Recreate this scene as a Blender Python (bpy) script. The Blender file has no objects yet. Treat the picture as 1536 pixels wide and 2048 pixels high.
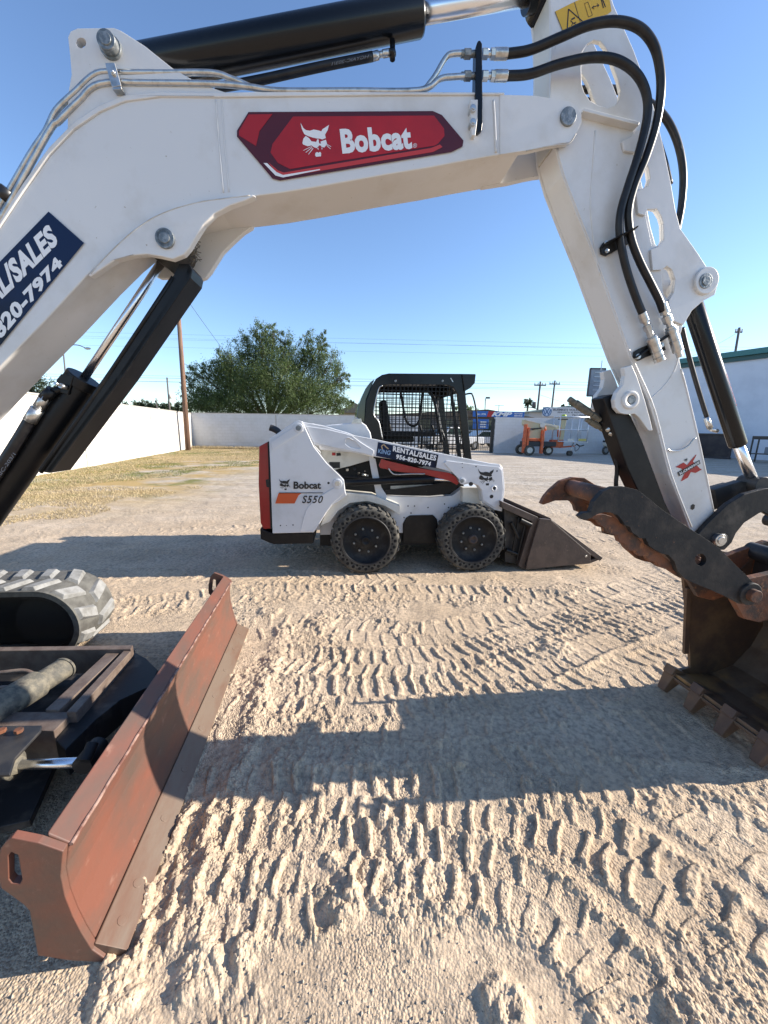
import bpy, bmesh, math, random
import numpy as np
from mathutils import Vector, Matrix
from mathutils.geometry import tessellate_polygon
R_ = math.radians
# ---------------------------------------------------------------- camera
FPX, PIT, ROL, HC = 768.0, R_(12.2), R_(0.9), 1.5
sc = bpy.context.scene
COL = sc.collection
cam = bpy.data.cameras.new('camera'); camo = bpy.data.objects.new('camera', cam); COL.objects.link(camo)
cam.sensor_fit = 'HORIZONTAL'; cam.sensor_width = 36; cam.lens = 18.0; cam.clip_start = .05; cam.clip_end = 2000
_up = Vector((0, math.sin(PIT), math.cos(PIT))); _f = Vector((0, math.cos(PIT), -math.sin(PIT))); _x = Vector((1, 0, 0))
_r = _x*math.cos(ROL)+_up*math.sin(ROL); _u = -_x*math.sin(ROL)+_up*math.cos(ROL)
M = Matrix((_r, _u, -_f)).transposed().to_4x4(); M.translation = Vector((0, 0, HC)); camo.matrix_world = M
sc.camera = camo
sc.render.resolution_x = 768; sc.render.resolution_y = 1024
# ---------------------------------------------------------------- sky, sun
SUN_EL, SUN_AZ = 25.0, 4.9      # azimuth measured from +X towards +Y
w = bpy.data.worlds.new('World'); sc.world = w; w.use_nodes = True
nt = w.node_tree; sky = nt.nodes.new('ShaderNodeTexSky'); sky.sky_type = 'NISHITA'; sky.sun_disc = False
sky.sun_elevation = R_(SUN_EL); sky.sun_rotation = R_(90-SUN_AZ); sky.air_density = 1.0; sky.dust_density = .15; sky.ozone_density = 3.0
bg = nt.nodes['Background']; tint = nt.nodes.new('ShaderNodeMix'); tint.data_type = 'RGBA'; tint.blend_type = 'MULTIPLY'; tint.inputs[0].default_value = 1; tint.inputs[7].default_value = (.97, 1.0, 1.07, 1)
nt.links.new(sky.outputs[0], tint.inputs[6]); nt.links.new(tint.outputs[2], bg.inputs[0]); bg.inputs[1].default_value = .115
sl = bpy.data.lights.new('sun', 'SUN'); sl.energy = 5.0; sl.angle = R_(.5); sl.color = (1, .91, .79)
so = bpy.data.objects.new('sun', sl); COL.objects.link(so)
sd = Vector((math.cos(R_(SUN_EL))*math.cos(R_(SUN_AZ)), math.cos(R_(SUN_EL))*math.sin(R_(SUN_AZ)), math.sin(R_(SUN_EL))))
so.rotation_euler = sd.to_track_quat('Z', 'Y').to_euler(); so.location = (8, 2, 6)
sc.view_settings.view_transform = 'Standard'; sc.view_settings.look = 'None'; sc.view_settings.exposure = 1.08; sc.view_settings.gamma = 1
# ---------------------------------------------------------------- geometry of the view
def ray(x, y):
    u = (x-768)/FPX; v = (y-1024)/FPX
    a = u*math.cos(ROL)+v*math.sin(ROL); b = -u*math.sin(ROL)+v*math.cos(ROL)
    return Vector((a, math.cos(PIT)-b*math.sin(PIT), -math.sin(PIT)-b*math.cos(PIT)))
CAMP = Vector((0, 0, HC))
def G(x, y, z=0.):                       # point of the horizontal plane z
    r = ray(x, y); t = (z-HC)/r.z; return Vector((r.x*t, r.y*t, z))
def W(x, y, Y):                          # point of the upright plane at distance Y
    r = ray(x, y); t = Y/r.y; return CAMP+r*t
class Frame:
    def __init__(s, ox, oy, deg):
        a = R_(deg); s.ox, s.oy, s.deg = ox, oy, deg; s.c = math.cos(a); s.s = math.sin(a)
    def loc(s, p):
        dx, dy = p.x-s.ox, p.y-s.oy
        return Vector((dx*s.c+dy*s.s, -dx*s.s+dy*s.c, p.z))
    def world(s, p): return Vector((s.ox+p.x*s.c-p.y*s.s, s.oy+p.x*s.s+p.y*s.c, p.z))
    def __call__(s, x, y, off):          # local point in the machine's own side plane at 'off'
        r = ray(x, y); ry = -r.x*s.s+r.y*s.c; oy = -s.ox*s.s+s.oy*s.c
        t = (off+oy)/ry; return s.loc(CAMP+r*t)
    def z(s, x, y, z): return s.loc(G(x, y, z))
    def rad(s, a, b, px, py):            # radius of a bar a-b whose edge is seen at px,py
        A, B = s.world(a), s.world(b); d = (B-A).normalized(); r = ray(px, py).normalized(); n = d.cross(r)
        return abs((CAMP-A).dot(n))/n.length
EX = Frame(1.75, 1.71, 5.5)
SK = Frame(-.165, 3.8, 6.0)
# ---------------------------------------------------------------- mesh helpers
def link(o, parent=None):
    COL.objects.link(o)
    if parent is not None: o.parent = parent
    return o
def tag(o, label=None, cat=None, group=None, kind=None):
    if label: o['label'] = label
    if cat: o['category'] = cat
    if group: o['group'] = group
    if kind: o['kind'] = kind
    return o
def empty(name, loc=(0, 0, 0), rz=0, label=None, cat=None, group=None):
    o = bpy.data.objects.new(name, None); o.location = loc; o.rotation_euler = (0, 0, rz); o.empty_display_size = .1
    COL.objects.link(o); return tag(o, label, cat, group)
def catmull(pts, n=8):
    P = [Vector(p) for p in pts]; P = [2*P[0]-P[1]]+P+[2*P[-1]-P[-2]]; out = []
    for i in range(1, len(P)-2):
        a, b, c, d = P[i-1:i+3]
        for k in range(n):
            t = k/n; out.append(.5*((2*b)+(c-a)*t+(2*a-5*b+4*c-d)*t*t+(3*b-a-3*c+d)*t**3))
    out.append(P[-2]); return out
class MB:
    def __init__(s): s.v = []; s.f = []; s.s = []
    def add(s, v, f, sm=False):
        b = len(s.v); s.v += [tuple(p) for p in v]; s.f += [tuple(i+b for i in q) for q in f]
        s.s += ([sm]*len(f) if isinstance(sm, bool) else sm); return s
    def box(s, c, d, rz=0, mat=None):
        x, y, z = d[0]/2, d[1]/2, d[2]/2; m = mat or Matrix.Rotation(rz, 4, 'Z'); c = Vector(c)
        v = [c+m@Vector((i*x, j*y, k*z)) for i in (-1, 1) for j in (-1, 1) for k in (-1, 1)]
        return s.add(v, [(0, 1, 3, 2), (4, 6, 7, 5), (0, 4, 5, 1), (2, 3, 7, 6), (0, 2, 6, 4), (1, 5, 7, 3)])
    def bar(s, a, b, wd, hg):            # box from a to b
        a = Vector(a); b = Vector(b); d = b-a; q = d.to_track_quat('X', 'Z').to_matrix().to_4x4()
        return s.box((a+b)/2, (d.length, wd, hg), mat=q)
    def prism(s, poly, y0, y1, holes=()):    # poly: local (x,z) pairs (or Vectors), extruded along y
        pl = [[(p[0], p[-1]) for p in q] for q in [poly]+list(holes)]
        tri = tessellate_polygon([[Vector((p[0], p[1], 0)) for p in q] for q in pl])
        fl = [p for q in pl for p in q]; n = len(fl)
        v = [(p[0], y0, p[1]) for p in fl]+[(p[0], y1, p[1]) for p in fl]
        f = [tuple(t) for t in tri]+[tuple(i+n for i in t[::-1]) for t in tri]; b = 0
        for q in pl:
            m = len(q)
            for i in range(m): f.append((b+i, b+(i+1) % m, b+(i+1) % m+n, b+i+n))
            b += m
        return s.add(v, f)
    def cyl(s, a, b, r0, r1=None, n=24, cap=True):
        a = Vector(a); b = Vector(b); r1 = r0 if r1 is None else r1
        d = (b-a).normalized(); u = d.orthogonal().normalized(); w_ = d.cross(u)
        cs = [(math.cos(2*math.pi*i/n), math.sin(2*math.pi*i/n)) for i in range(n)]
        v = [a+(u*c+w_*e)*r0 for c, e in cs]+[b+(u*c+w_*e)*r1 for c, e in cs]
        f = [(i, (i+1) % n, (i+1) % n+n, i+n) for i in range(n)]; sm = [True]*n
        if cap: f += [tuple(range(n))[::-1], tuple(range(n, 2*n))]; sm += [False]*2
        return s.add(v, f, sm)
    def ringface(s, c, ax, prof, n=32):  # lathe: prof [(axial, radius)], axis ax at c
        ax = Vector(ax).normalized(); u = ax.orthogonal().normalized(); w_ = ax.cross(u); c = Vector(c); v = []; f = []
        for (h, r) in prof:
            for i in range(n):
                t = 2*math.pi*i/n; v.append(c+ax*h+(u*math.cos(t)+w_*math.sin(t))*r)
        for k in range(len(prof)-1):
            for i in range(n): f.append((k*n+i, k*n+(i+1) % n, (k+1)*n+(i+1) % n, (k+1)*n+i))
        return s.add(v, f, True)
    def tube(s, pts, r, n=10, sub=8):
        P = catmull(pts, sub) if sub else [Vector(p) for p in pts]; v = []; f = []; u = None
        for i, p in enumerate(P):
            d = (P[min(i+1, len(P)-1)]-P[max(i-1, 0)]).normalized()
            u = d.orthogonal().normalized() if u is None else (u-d*u.dot(d)).normalized()
            w_ = d.cross(u)
            for k in range(n):
                t = 2*math.pi*k/n; v.append(p+(u*math.cos(t)+w_*math.sin(t))*r)
        m = len(P)
        for i in range(m-1):
            for k in range(n): f.append((i*n+k, i*n+(k+1) % n, (i+1)*n+(k+1) % n, (i+1)*n+k))
        sm = [True]*len(f); f += [tuple(range(n))[::-1], tuple(range((m-1)*n, m*n))]
        return s.add(v, f, sm+[False]*2)
    def build(s, name, mt, parent=None, bevel=0, recalc=True):
        me = bpy.data.meshes.new(name); me.from_pydata(s.v, [], s.f)
        me.polygons.foreach_set('use_smooth', s.s)
        if recalc:
            bm = bmesh.new(); bm.from_mesh(me); bmesh.ops.recalc_face_normals(bm, faces=bm.faces); bm.to_mesh(me); bm.free()
        me.materials.append(mt); me.update()
        o = link(bpy.data.objects.new(name, me), parent)
        if bevel:
            b = o.modifiers.new('edges', 'BEVEL'); b.width = bevel; b.segments = 2; b.limit_method = 'ANGLE'; b.angle_limit = R_(40); b.use_clamp_overlap = True
            b.harden_normals = True
        return o
def np_mesh(name, V, F, mt, parent=None, smooth=False):
    me = bpy.data.meshes.new(name); k = F.shape[1]
    me.vertices.add(len(V)); me.vertices.foreach_set('co', V.astype(np.float32).ravel())
    me.loops.add(F.size); me.loops.foreach_set('vertex_index', F.astype(np.int32).ravel())
    me.polygons.add(len(F)); me.polygons.foreach_set('loop_start', np.arange(0, F.size, k, dtype=np.int32))
    me.polygons.foreach_set('use_smooth', np.full(len(F), smooth))
    me.update(calc_edges=True); me.materials.append(mt)
    return link(bpy.data.objects.new(name, me), parent)
# ---------------------------------------------------------------- materials
def mat(name, col, rough=.5, metal=0., col2=None, nscale=8., lo=.45, hi=.6, col3=None, n3=40., lo3=.62, hi3=.68,
        bump=0., bscale=60., bdist=.004, coat=0., stretch=None, spec=.5, trans=0., island=0.):
    m = bpy.data.materials.new(name); m.use_nodes = True; n = m.node_tree.nodes; L = m.node_tree.links
    b = n['Principled BSDF']; b.inputs['Base Color'].default_value = (*col, 1); b.inputs['Roughness'].default_value = rough
    b.inputs['Metallic'].default_value = metal; b.inputs['Coat Weight'].default_value = coat; b.inputs['Specular IOR Level'].default_value = spec
    tc = n.new('ShaderNodeTexCoord'); src = tc.outputs['Object']
    if stretch:
        mp = n.new('ShaderNodeMapping'); mp.inputs['Scale'].default_value = stretch; L.new(src, mp.inputs[0]); src = mp.outputs[0]
    def nz(scale, a, c, det=8):
        t = n.new('ShaderNodeTexNoise'); t.inputs['Scale'].default_value = scale; t.inputs['Detail'].default_value = det; t.inputs['Roughness'].default_value = .62
        L.new(src, t.inputs['Vector']); r = n.new('ShaderNodeMapRange'); r.inputs[1].default_value = a; r.inputs[2].default_value = c
        L.new(t.outputs[0], r.inputs[0]); return r.outputs[0]
    cur = None
    def mix(fac, c2):
        nonlocal cur
        x = n.new('ShaderNodeMix'); x.data_type = 'RGBA'; L.new(fac, x.inputs[0])
        if cur is None: x.inputs[6].default_value = (*col, 1)
        else: L.new(cur, x.inputs[6])
        x.inputs[7].default_value = (*c2, 1); cur = x.outputs[2]
    if col2: mix(nz(nscale, lo, hi), col2)
    if col3: mix(nz(n3, lo3, hi3), col3)
    if island:
        g = n.new('ShaderNodeNewGeometry'); h = n.new('ShaderNodeHueSaturation'); r = n.new('ShaderNodeMapRange')
        L.new(g.outputs['Random Per Island'], r.inputs[0]); r.inputs[3].default_value = 1-island; r.inputs[4].default_value = 1+island
        L.new(r.outputs[0], h.inputs['Value'])
        if cur is None: h.inputs['Color'].default_value = (*col, 1)
        else: L.new(cur, h.inputs['Color'])
        cur = h.outputs[0]
    if cur is not None: L.new(cur, b.inputs['Base Color'])
    if bump:
        t = n.new('ShaderNodeTexNoise'); t.inputs['Scale'].default_value = bscale; t.inputs['Detail'].default_value = 6; L.new(src, t.inputs['Vector'])
        p = n.new('ShaderNodeBump'); p.inputs['Strength'].default_value = bump; p.inputs['Distance'].default_value = bdist
        L.new(t.outputs[0], p.inputs['Height']); L.new(p.outputs[0], b.inputs['Normal'])
    if trans:
        tr = n.new('ShaderNodeBsdfTranslucent'); ms = n.new('ShaderNodeMixShader'); ms.inputs[0].default_value = trans
        if cur is not None: L.new(cur, tr.inputs[0])
        else: tr.inputs[0].default_value = (*col, 1)
        L.new(b.outputs[0], ms.inputs[1]); L.new(tr.outputs[0], ms.inputs[2]); L.new(ms.outputs[0], n['Material Output'].inputs[0])
    return m
WHITE = mat('white_paint', (.64, .635, .625), .38, col2=(.48, .445, .39), nscale=4, lo=.5, hi=.85, col3=(.30, .24, .17), n3=60, lo3=.69, hi3=.74, bump=.08, bscale=25, coat=.15)
WHITEC = mat('white_paint_clean', (.62, .63, .65), .33, col2=(.50, .50, .49), nscale=4, lo=.5, hi=.8, coat=.2, bump=.03, bscale=20)
CREAM = mat('cream_paint', (.62, .60, .54), .45, col2=(.5, .48, .42), nscale=5)
BLACK = mat('black_paint', (.006, .0065, .008), .40, spec=.3, col2=(.018, .017, .016), nscale=9, lo=.48, hi=.75, col3=(.10, .09, .075), n3=45, lo3=.68, hi3=.78, bump=.06, bscale=40)
GLOSSB = mat('gloss_black_paint', (.004, .005, .007), .25, spec=.3, col2=(.010, .010, .011), nscale=6, lo=.55, hi=.8, coat=.08, bump=.03, bscale=12)
DUSTB = mat('dusty_black_steel', (.018, .018, .020), .55, col2=(.06, .052, .042), nscale=7, lo=.45, hi=.72, bump=.25, bscale=60, bdist=.002)
RUBBER = mat('hose_rubber', (.007, .007, .009), .38, col2=(.015, .015, .016), nscale=20, spec=.35)
CHROME = mat('chrome_rod', (.80, .81, .84), .27, 1.)
STEEL = mat('zinc_steel', (.55, .55, .54), .32, .9, col2=(.33, .32, .30), nscale=40, lo=.45, hi=.7, bump=.1, bscale=90)
PINM = mat('pin_steel', (.16, .18, .19), .5, .7, col2=(.30, .31, .31), nscale=60, lo=.45, hi=.6, bump=.3, bscale=120)
BLADE = mat('worn_red_brown_paint', (.15, .056, .036), .50, col2=(.09, .058, .044), nscale=7, lo=.4, hi=.66, col3=(.24, .135, .10), n3=26, lo3=.62, hi3=.78, bump=.35, bscale=50, bdist=.002, stretch=(1, .45, 1))
EDGE = mat('bare_edge_steel', (.17, .125, .09), .48, .1, col2=(.15, .085, .055), nscale=9, lo=.42, hi=.62, bump=.3, bscale=70, bdist=.002, stretch=(1, .3, 1))
RUST = mat('rusty_steel', (.17, .062, .028), .72, col2=(.055, .034, .026), nscale=11, lo=.42, hi=.6, col3=(.30, .12, .045), n3=30, lo3=.58, hi3=.7, bump=.5, bscale=70, bdist=.003)
BUCKR = mat('bucket_brown_rust', (.085, .050, .034), .6, col2=(.14, .078, .042), nscale=6, lo=.45, hi=.62, col3=(.16, .095, .05), n3=3.6, lo3=.52, hi3=.64, bump=.5, bscale=50, bdist=.003)
SHELLR = mat('bucket_shell_worn', (.15, .098, .062), .6, col2=(.09, .05, .03), nscale=5, lo=.45, hi=.62, col3=(.30, .17, .065), n3=3.6, lo3=.50, hi3=.64, bump=.5, bscale=50, bdist=.003)
THUMBM = mat('thumb_grey_paint', (.015, .0155, .017), .62, spec=.3, col2=(.055, .045, .038), nscale=9, lo=.45, hi=.7, col3=(.15, .07, .04), n3=60, lo3=.67, hi3=.74, bump=.3, bscale=60, bdist=.002)
FRAMEM = mat('frame_steel', (.014, .0145, .016), .55, spec=.3, col2=(.10, .085, .07), nscale=6, lo=.5, hi=.72, bump=.3, bscale=45, bdist=.002)
DUSTM = mat('dust_caked_steel', (.085, .08, .066), .8, col2=(.17, .15, .11), nscale=26, lo=.42, hi=.6, col3=(.05, .045, .04), n3=14, lo3=.55, hi3=.65, bump=.6, bscale=120, bdist=.003)
RAILM = mat('worn_rail_steel', (.15, .115, .092), .6, col2=(.10, .07, .055), nscale=14, lo=.42, hi=.62, bump=.4, bscale=80, bdist=.003)
WEAR = mat('scraped_paint_edge', (.30, .19, .15), .5, col2=(.13, .055, .038), nscale=22, lo=.42, hi=.56, bump=.4, bscale=80)
GRIME = mat('grimy_white_paint', (.40, .36, .30), .6, col2=(.52, .50, .47), nscale=30, lo=.40, hi=.6)
TRACKM = mat('dusty_track_rubber', (.11, .107, .095), .85, col2=(.065, .062, .055), nscale=12, lo=.42, hi=.62, bump=.5, bscale=60, bdist=.004)
LUGM = mat('worn_lug_rubber', (.24, .24, .232), .8, col2=(.15, .147, .137), nscale=16, lo=.42, hi=.65, bump=.4, bscale=70, bdist=.003)
SHADEB = mat('interior_shade_black', (.008, .008, .008), .7)  # near-black base colour carries the shade of openings and undersides
TYRE = mat('skid_tyre_rubber', (.045, .043, .038), .85, col2=(.12, .11, .09), nscale=10, lo=.45, hi=.65, bump=.5, bscale=70, bdist=.004)
HOLEM = mat('tyre_hole_shade', (.004, .004, .004), .9)  # black that paints the dark of open sidewall holes
RIM = mat('rim_black', (.010, .010, .011), .6, spec=.25, col2=(.04, .04, .038), nscale=10, lo=.5, hi=.75)
REDP = mat('red_paint', (.32, .018, .014), .35, col2=(.22, .014, .011), nscale=6, lo=.5, hi=.75, coat=.2)
DECR = mat('decal_red', (.43, .010, .012), .35, coat=.05, col2=(.33, .008, .010), nscale=3)
DECD = mat('decal_dark_red', (.07, .004, .008), .35, coat=.05)
DECB = mat('decal_bright_red', (.50, .04, .035), .3)
DECW = mat('decal_white', (.74, .74, .74), .35)
DECK = mat('decal_black', (.010, .010, .012), .4)
DECN = mat('decal_navy', (.003, .014, .055), .4, col2=(.002, .004, .012), nscale=2.2, lo=.45, hi=.62, spec=.25)
DECO = mat('decal_orange', (.52, .08, .015), .4)
DECY = mat('decal_yellow', (.62, .37, .02), .4, coat=.2)
# ---------------------------------------------------------------- lettering and emblems
def text_poly(s, bold=0., shear=0., res=3, sp=1.):
    c = bpy.data.curves.new('t', 'FONT'); c.body = s; c.offset = bold; c.shear = shear; c.space_character = sp; c.resolution_u = res; c.fill_mode = 'FRONT'
    o = bpy.data.objects.new('t', c); COL.objects.link(o); bpy.context.view_layer.update()
    me = o.to_mesh(); V = [tuple(v.co) for v in me.vertices]; Fc = [tuple(p.vertices) for p in me.polygons]; o.to_mesh_clear()
    COL.objects.unlink(o); bpy.data.objects.remove(o); bpy.data.curves.remove(c)
    xs = [v[0] for v in V]; ys = [v[1] for v in V]; x0, x1, y0, y1 = min(xs), max(xs), min(ys), max(ys)
    return [((v[0]-x0)/(x1-x0), (v[1]-y0)/(y1-y0)) for v in V], Fc
def bil(q, u, v):      # q TL TR BR BL, v up
    top = q[0].lerp(q[1], u); bot = q[3].lerp(q[2], u); return bot.lerp(top, v)
def text_on(mb, s, quad, bold=0., shear=0., sp=1.):
    V, Fc = text_poly(s, bold, shear, 3, sp); mb.add([bil(quad, u, v) for u, v in V], Fc); return mb
def poly_on(mb, pts, quad=None):
    P = [bil(quad, *p) for p in pts] if quad else [Vector(p) for p in pts]
    a = P[0]; ex_ = (P[1]-P[0]).normalized(); nn = None
    for k in range(2, len(P)):
        nn = ex_.cross(P[k]-a)
        if nn.length > 1e-6: break
    nn.normalize(); ey_ = nn.cross(ex_)
    t = tessellate_polygon([[Vector(((p-a).dot(ex_), (p-a).dot(ey_), 0)) for p in P]])
    mb.add(P, [tuple(i) for i in t]); return mb
LOGO = [[(210,130),(240,185),(270,205),(310,210),(350,197),(400,205),(430,215),(445,190),(480,170),(515,145),(500,200),(470,250),(478,285),(440,300),(410,290),(385,290),(340,280),(290,265),(250,245),(225,195)],
 [(265,262),(300,285),(325,318),(375,325),(388,296),(402,300),(405,340),(425,345),(420,322),(478,303),(490,350),(460,385),(430,378),(420,362),(405,362),(395,375),(380,390),(350,380),(325,360),(285,368),(240,350),(230,335),(240,290)],
 [(365,440),(385,430),(395,440),(415,430),(425,445),(422,478),(370,480),(362,465)],
 [(385,392),(397,385),(398,412)],[(428,385),(440,388),(434,412)],
 [(325,368),(330,372),(242,412),(238,408)],[(329,378),(335,382),(267,433),(263,428)],[(338,388),(345,392),(296,452),(290,450)],
 [(480,352),(484,348),(532,376),(530,381)],[(483,366),(488,362),(527,401),(523,405)]]
def logo_on(mb, quad):
    for p in LOGO: poly_on(mb, [((x-210)/322, 1-(y-130)/350) for x, y in p], quad)
    return mb
# ================================================================= GROUND
def hsh(ix, iy, seed):
    h = (ix.astype(np.int64)*374761393+iy.astype(np.int64)*668265263+seed*1442695041) & 0xffffffff
    h = ((h ^ (h >> 13))*1274126177) & 0xffffffff; h = ((h ^ (h >> 16))*2246822519) & 0xffffffff
    return ((h ^ (h >> 15)) & 0xffffff)/float(0xffffff)
def vn(x, y, s, seed=0):
    x = x/s; y = y/s; ix = np.floor(x); iy = np.floor(y); fx = x-ix; fy = y-iy; fx = fx*fx*(3-2*fx); fy = fy*fy*(3-2*fy)
    a = hsh(ix, iy, seed); b = hsh(ix+1, iy, seed); c = hsh(ix, iy+1, seed); d = hsh(ix+1, iy+1, seed)
    return (a*(1-fx)+b*fx)*(1-fy)+(c*(1-fx)+d*fx)*fy
def fbm(x, y, s, o=4, seed=0):
    t = 0; a = 1; n = 0
    for k in range(o):
        t = t+a*vn(x*.8+y*.6, -x*.6+y*.8, s, seed+k*17); n += a; a *= .5; s *= .5; x, y = x*.8-y*.6+3.1, x*.6+y*.8+1.7
    return t/n
def domes(x, y, s, dens, seed):          # scattered little clods
    X = x/s; Y = y/s; ix = np.floor(X); iy = np.floor(Y); out = np.zeros_like(x)
    for i in (-1, 0, 1):
        for j in (-1, 0, 1):
            cx = ix+i; cy = iy+j; px = cx+hsh(cx, cy, seed); py = cy+hsh(cx, cy, seed+1); r = .25+.45*hsh(cx, cy, seed+2)
            on = hsh(cx, cy, seed+3) < dens; q = 1-((X-px)**2+(Y-py)**2)/(r*r)
            out = np.maximum(out, np.where(on & (q > 0), np.sqrt(np.maximum(q, 0))*r, 0))
    return out*s
def sst(a, b, x): t = np.clip((x-a)/(b-a), 0, 1); return t*t*(3-2*t)
def gp(*a): return [tuple(G(a[i], a[i+1])[:2]) for i in range(0, len(a), 2)]
TRACKS = [  # path, width, lug period, skew, amplitude, seed
 (gp(250,1215, 470,1190, 760,1186, 1060,1196, 1330,1235), .34, .105, .14, .75, 1),
 (gp(480,1260, 620,1250, 840,1270, 1040,1240, 1300,1170, 1500,1110), .34, .12, -.16, .6, 2),
 (gp(560,1318, 760,1330, 930,1315, 1100,1262, 1300,1195, 1536,1130), .30, .095, .2, .85, 3),
 (gp(330,1392, 560,1392, 800,1392, 960,1370, 1120,1310, 1290,1240, 1536,1180), .30, .098, .12, 1.0, 4),
 (gp(400,1495, 700,1490, 1000,1475, 1300,1470, 1600,1500), .30, .125, .25, .65, 5),
 (gp(250,1600, 500,1590, 740,1590, 960,1602, 1140,1650, 1330,1760, 1530,1930), .25, .088, .1, 1.1, 6),
 (gp(260,1712, 500,1700, 760,1712, 940,1735, 1080,1800, 1210,1920, 1300,2050), .21, .088, .05, 1.15, 7),
 (gp(230,1850, 380,1820, 520,1800, 640,1790), .17, .082, -.1, 1.0, 8),
 (gp(640,1452, 950,1432, 1150,1385, 1330,1322, 1536,1265), .26, .11, .35, .7, 15),
 (gp(1000,1545, 1250,1560, 1420,1640, 1620,1760), .26, .11, .3, .8, 9),
 (gp(-200,1120, 200,1110, 640,1100, 1000,1090, 1300,1070), .32, .13, .4, .5, 10),
 (gp(-100,1165, 300,1150, 800,1160), .30, .12, .4, .6, 11),
 (gp(-200,1072, 300,1062, 600,1050), .32, .15, .3, .45, 12),
 (gp(1020,960, 1120,1000, 1250,1060, 1420,1110), .3, .14, .3, .4, 13),
 (gp(900,945, 1100,1010, 1200,1050, 1450,1200), .3, .13, .3, .5, 14),
]
def path_sd(px, py, path):
    best = np.full(px.shape, 1e9); S = np.zeros_like(px); D = np.zeros_like(px); acc = 0
    P = [Vector((a, b, 0)) for a, b in path]; P = catmull(P, 5)
    for a, b in zip(P[:-1], P[1:]):
        ex_, ey_ = b.x-a.x, b.y-a.y; l = math.hypot(ex_, ey_)
        if l < 1e-6: continue
        ex_ /= l; ey_ /= l; t = np.clip((px-a.x)*ex_+(py-a.y)*ey_, 0, l); dx = px-a.x-ex_*t; dy = py-a.y-ey_*t; d = np.hypot(dx, dy)
        m = d < best; best = np.where(m, d, best); S = np.where(m, acc+t, S); D = np.where(m, np.sign(-dx*ey_+dy*ex_)*d, D); acc += l
    return S, D
def ground_height(x, y):
    h = (fbm(x, y, 1.6, 3, 5)-.5)*.05+(fbm(x, y, .22, 3, 9)-.5)*.022
    dist = np.hypot(x, y); near = 1-sst(5.5, 8.5, dist)
    clod = np.zeros_like(x)
    idx = np.where(dist < 12)[0]; xs = x[idx]; ys = y[idx]; hh = h[idx]; cl = np.zeros_like(xs)
    wx = xs+(fbm(xs, ys, .12, 3, 21)-.5)*.05; wy = ys+(fbm(xs, ys, .12, 3, 22)-.5)*.05
    for path, wd, per, skew, amp, sd_ in TRACKS:
        S, D = path_sd(wx, wy, path); a = np.abs(D); m = 1-sst(wd/2-.012, wd/2+.03, a)
        far = np.where(m > 0)[0]
        row = (D > 0); ph = S/per+.5*row+skew*a/per; k = np.floor(ph); f = ph-k
        rnd = hsh(k, row.astype(float)*3, sd_); wdt = .22+.18*hsh(k, row*5., sd_+50)
        rg = sst(0, .08, f)*(1-sst(wdt-.10, wdt+.05, f))
        keep = sst(.25, .45, fbm(xs, ys, .5, 2, sd_+60))
        p = (-.010+rg*(.008+.015*rnd)*(.55+.45*sst(.0, wd*.2, a)))*amp*(.35+.65*keep)
        p = p+(.006*(1-sst(.006, .022, a)))*amp*.6
        hh = hh*(1-m*.8)+p*m*.78
        bm_ = np.exp(-((a-wd/2-.015)/.028)**2)*(S > 0.01); hh = hh+bm_*.010*amp*fbm(xs, ys, .09, 2, sd_+7)*1.6
        cl = np.maximum(cl, bm_*.9*amp); cl = np.maximum(cl, m*rg*.35*amp*(rnd > .55))
    # loose soil pushed up along the blade edge and under the bucket teeth
    lx = (xs-EX.ox)*EX.c+(ys-EX.oy)*EX.s; ly = -(xs-EX.ox)*EX.s+(ys-EX.oy)*EX.c
    q = np.exp(-((lx+2.40)/.06)**2)*sst(-.75, -.55, ly)*(1-sst(1.2, 1.4, ly)); hh = hh+q*.022*fbm(xs, ys, .1, 3, 77)*1.5; cl = np.maximum(cl, q)
    for (mx, my, mr, mh) in ((690,1800,.07,.020),(400,1940,.08,.016),(490,1900,.05,.016),(1010,2010,.07,.018),(1370,2030,.06,.022),(230,1985,.07,.016),(880,1495,.10,.012),(560,1530,.09,.014),(640,1245,.12,.02),(540,1225,.10,.016),(1110,1290,.12,.014),(720,1515,.09,.014)):
        g_ = G(mx, my); qd = np.hypot(xs-g_.x, (ys-g_.y))/mr*(1+.5*(fbm(xs, ys, .05, 3, 91)-.5)); q = 1-sst(.55, 1.1, qd); hh = hh+q*mh*(.5+fbm(xs, ys, .04, 3, 92)); cl = np.maximum(cl, q)
    cl = np.clip(cl+sst(.52, .66, fbm(xs, ys, .35, 3, 33))*.8, 0, 1)
    hh = hh+domes(xs, ys, .040, .55, 3)*cl*.30+domes(xs, ys, .022, .6, 5)*np.clip(cl*.8+.06, 0, 1)*.5+domes(xs, ys, .010, .85, 8)*(.20+.35*cl)
    hh = hh+(fbm(xs, ys, .03, 2, 40)-.5)*.005*(cl+.3)
    # flatten towards far ground
    h[idx] = hh*(1-sst(7, 12, dist[idx]))+h[idx]*sst(7, 12, dist[idx])
    far = sst(10, 25, dist); h = h*(1-far*.75)
    r = dist; h = np.where(r > 60, h*0, h)
    return h
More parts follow.
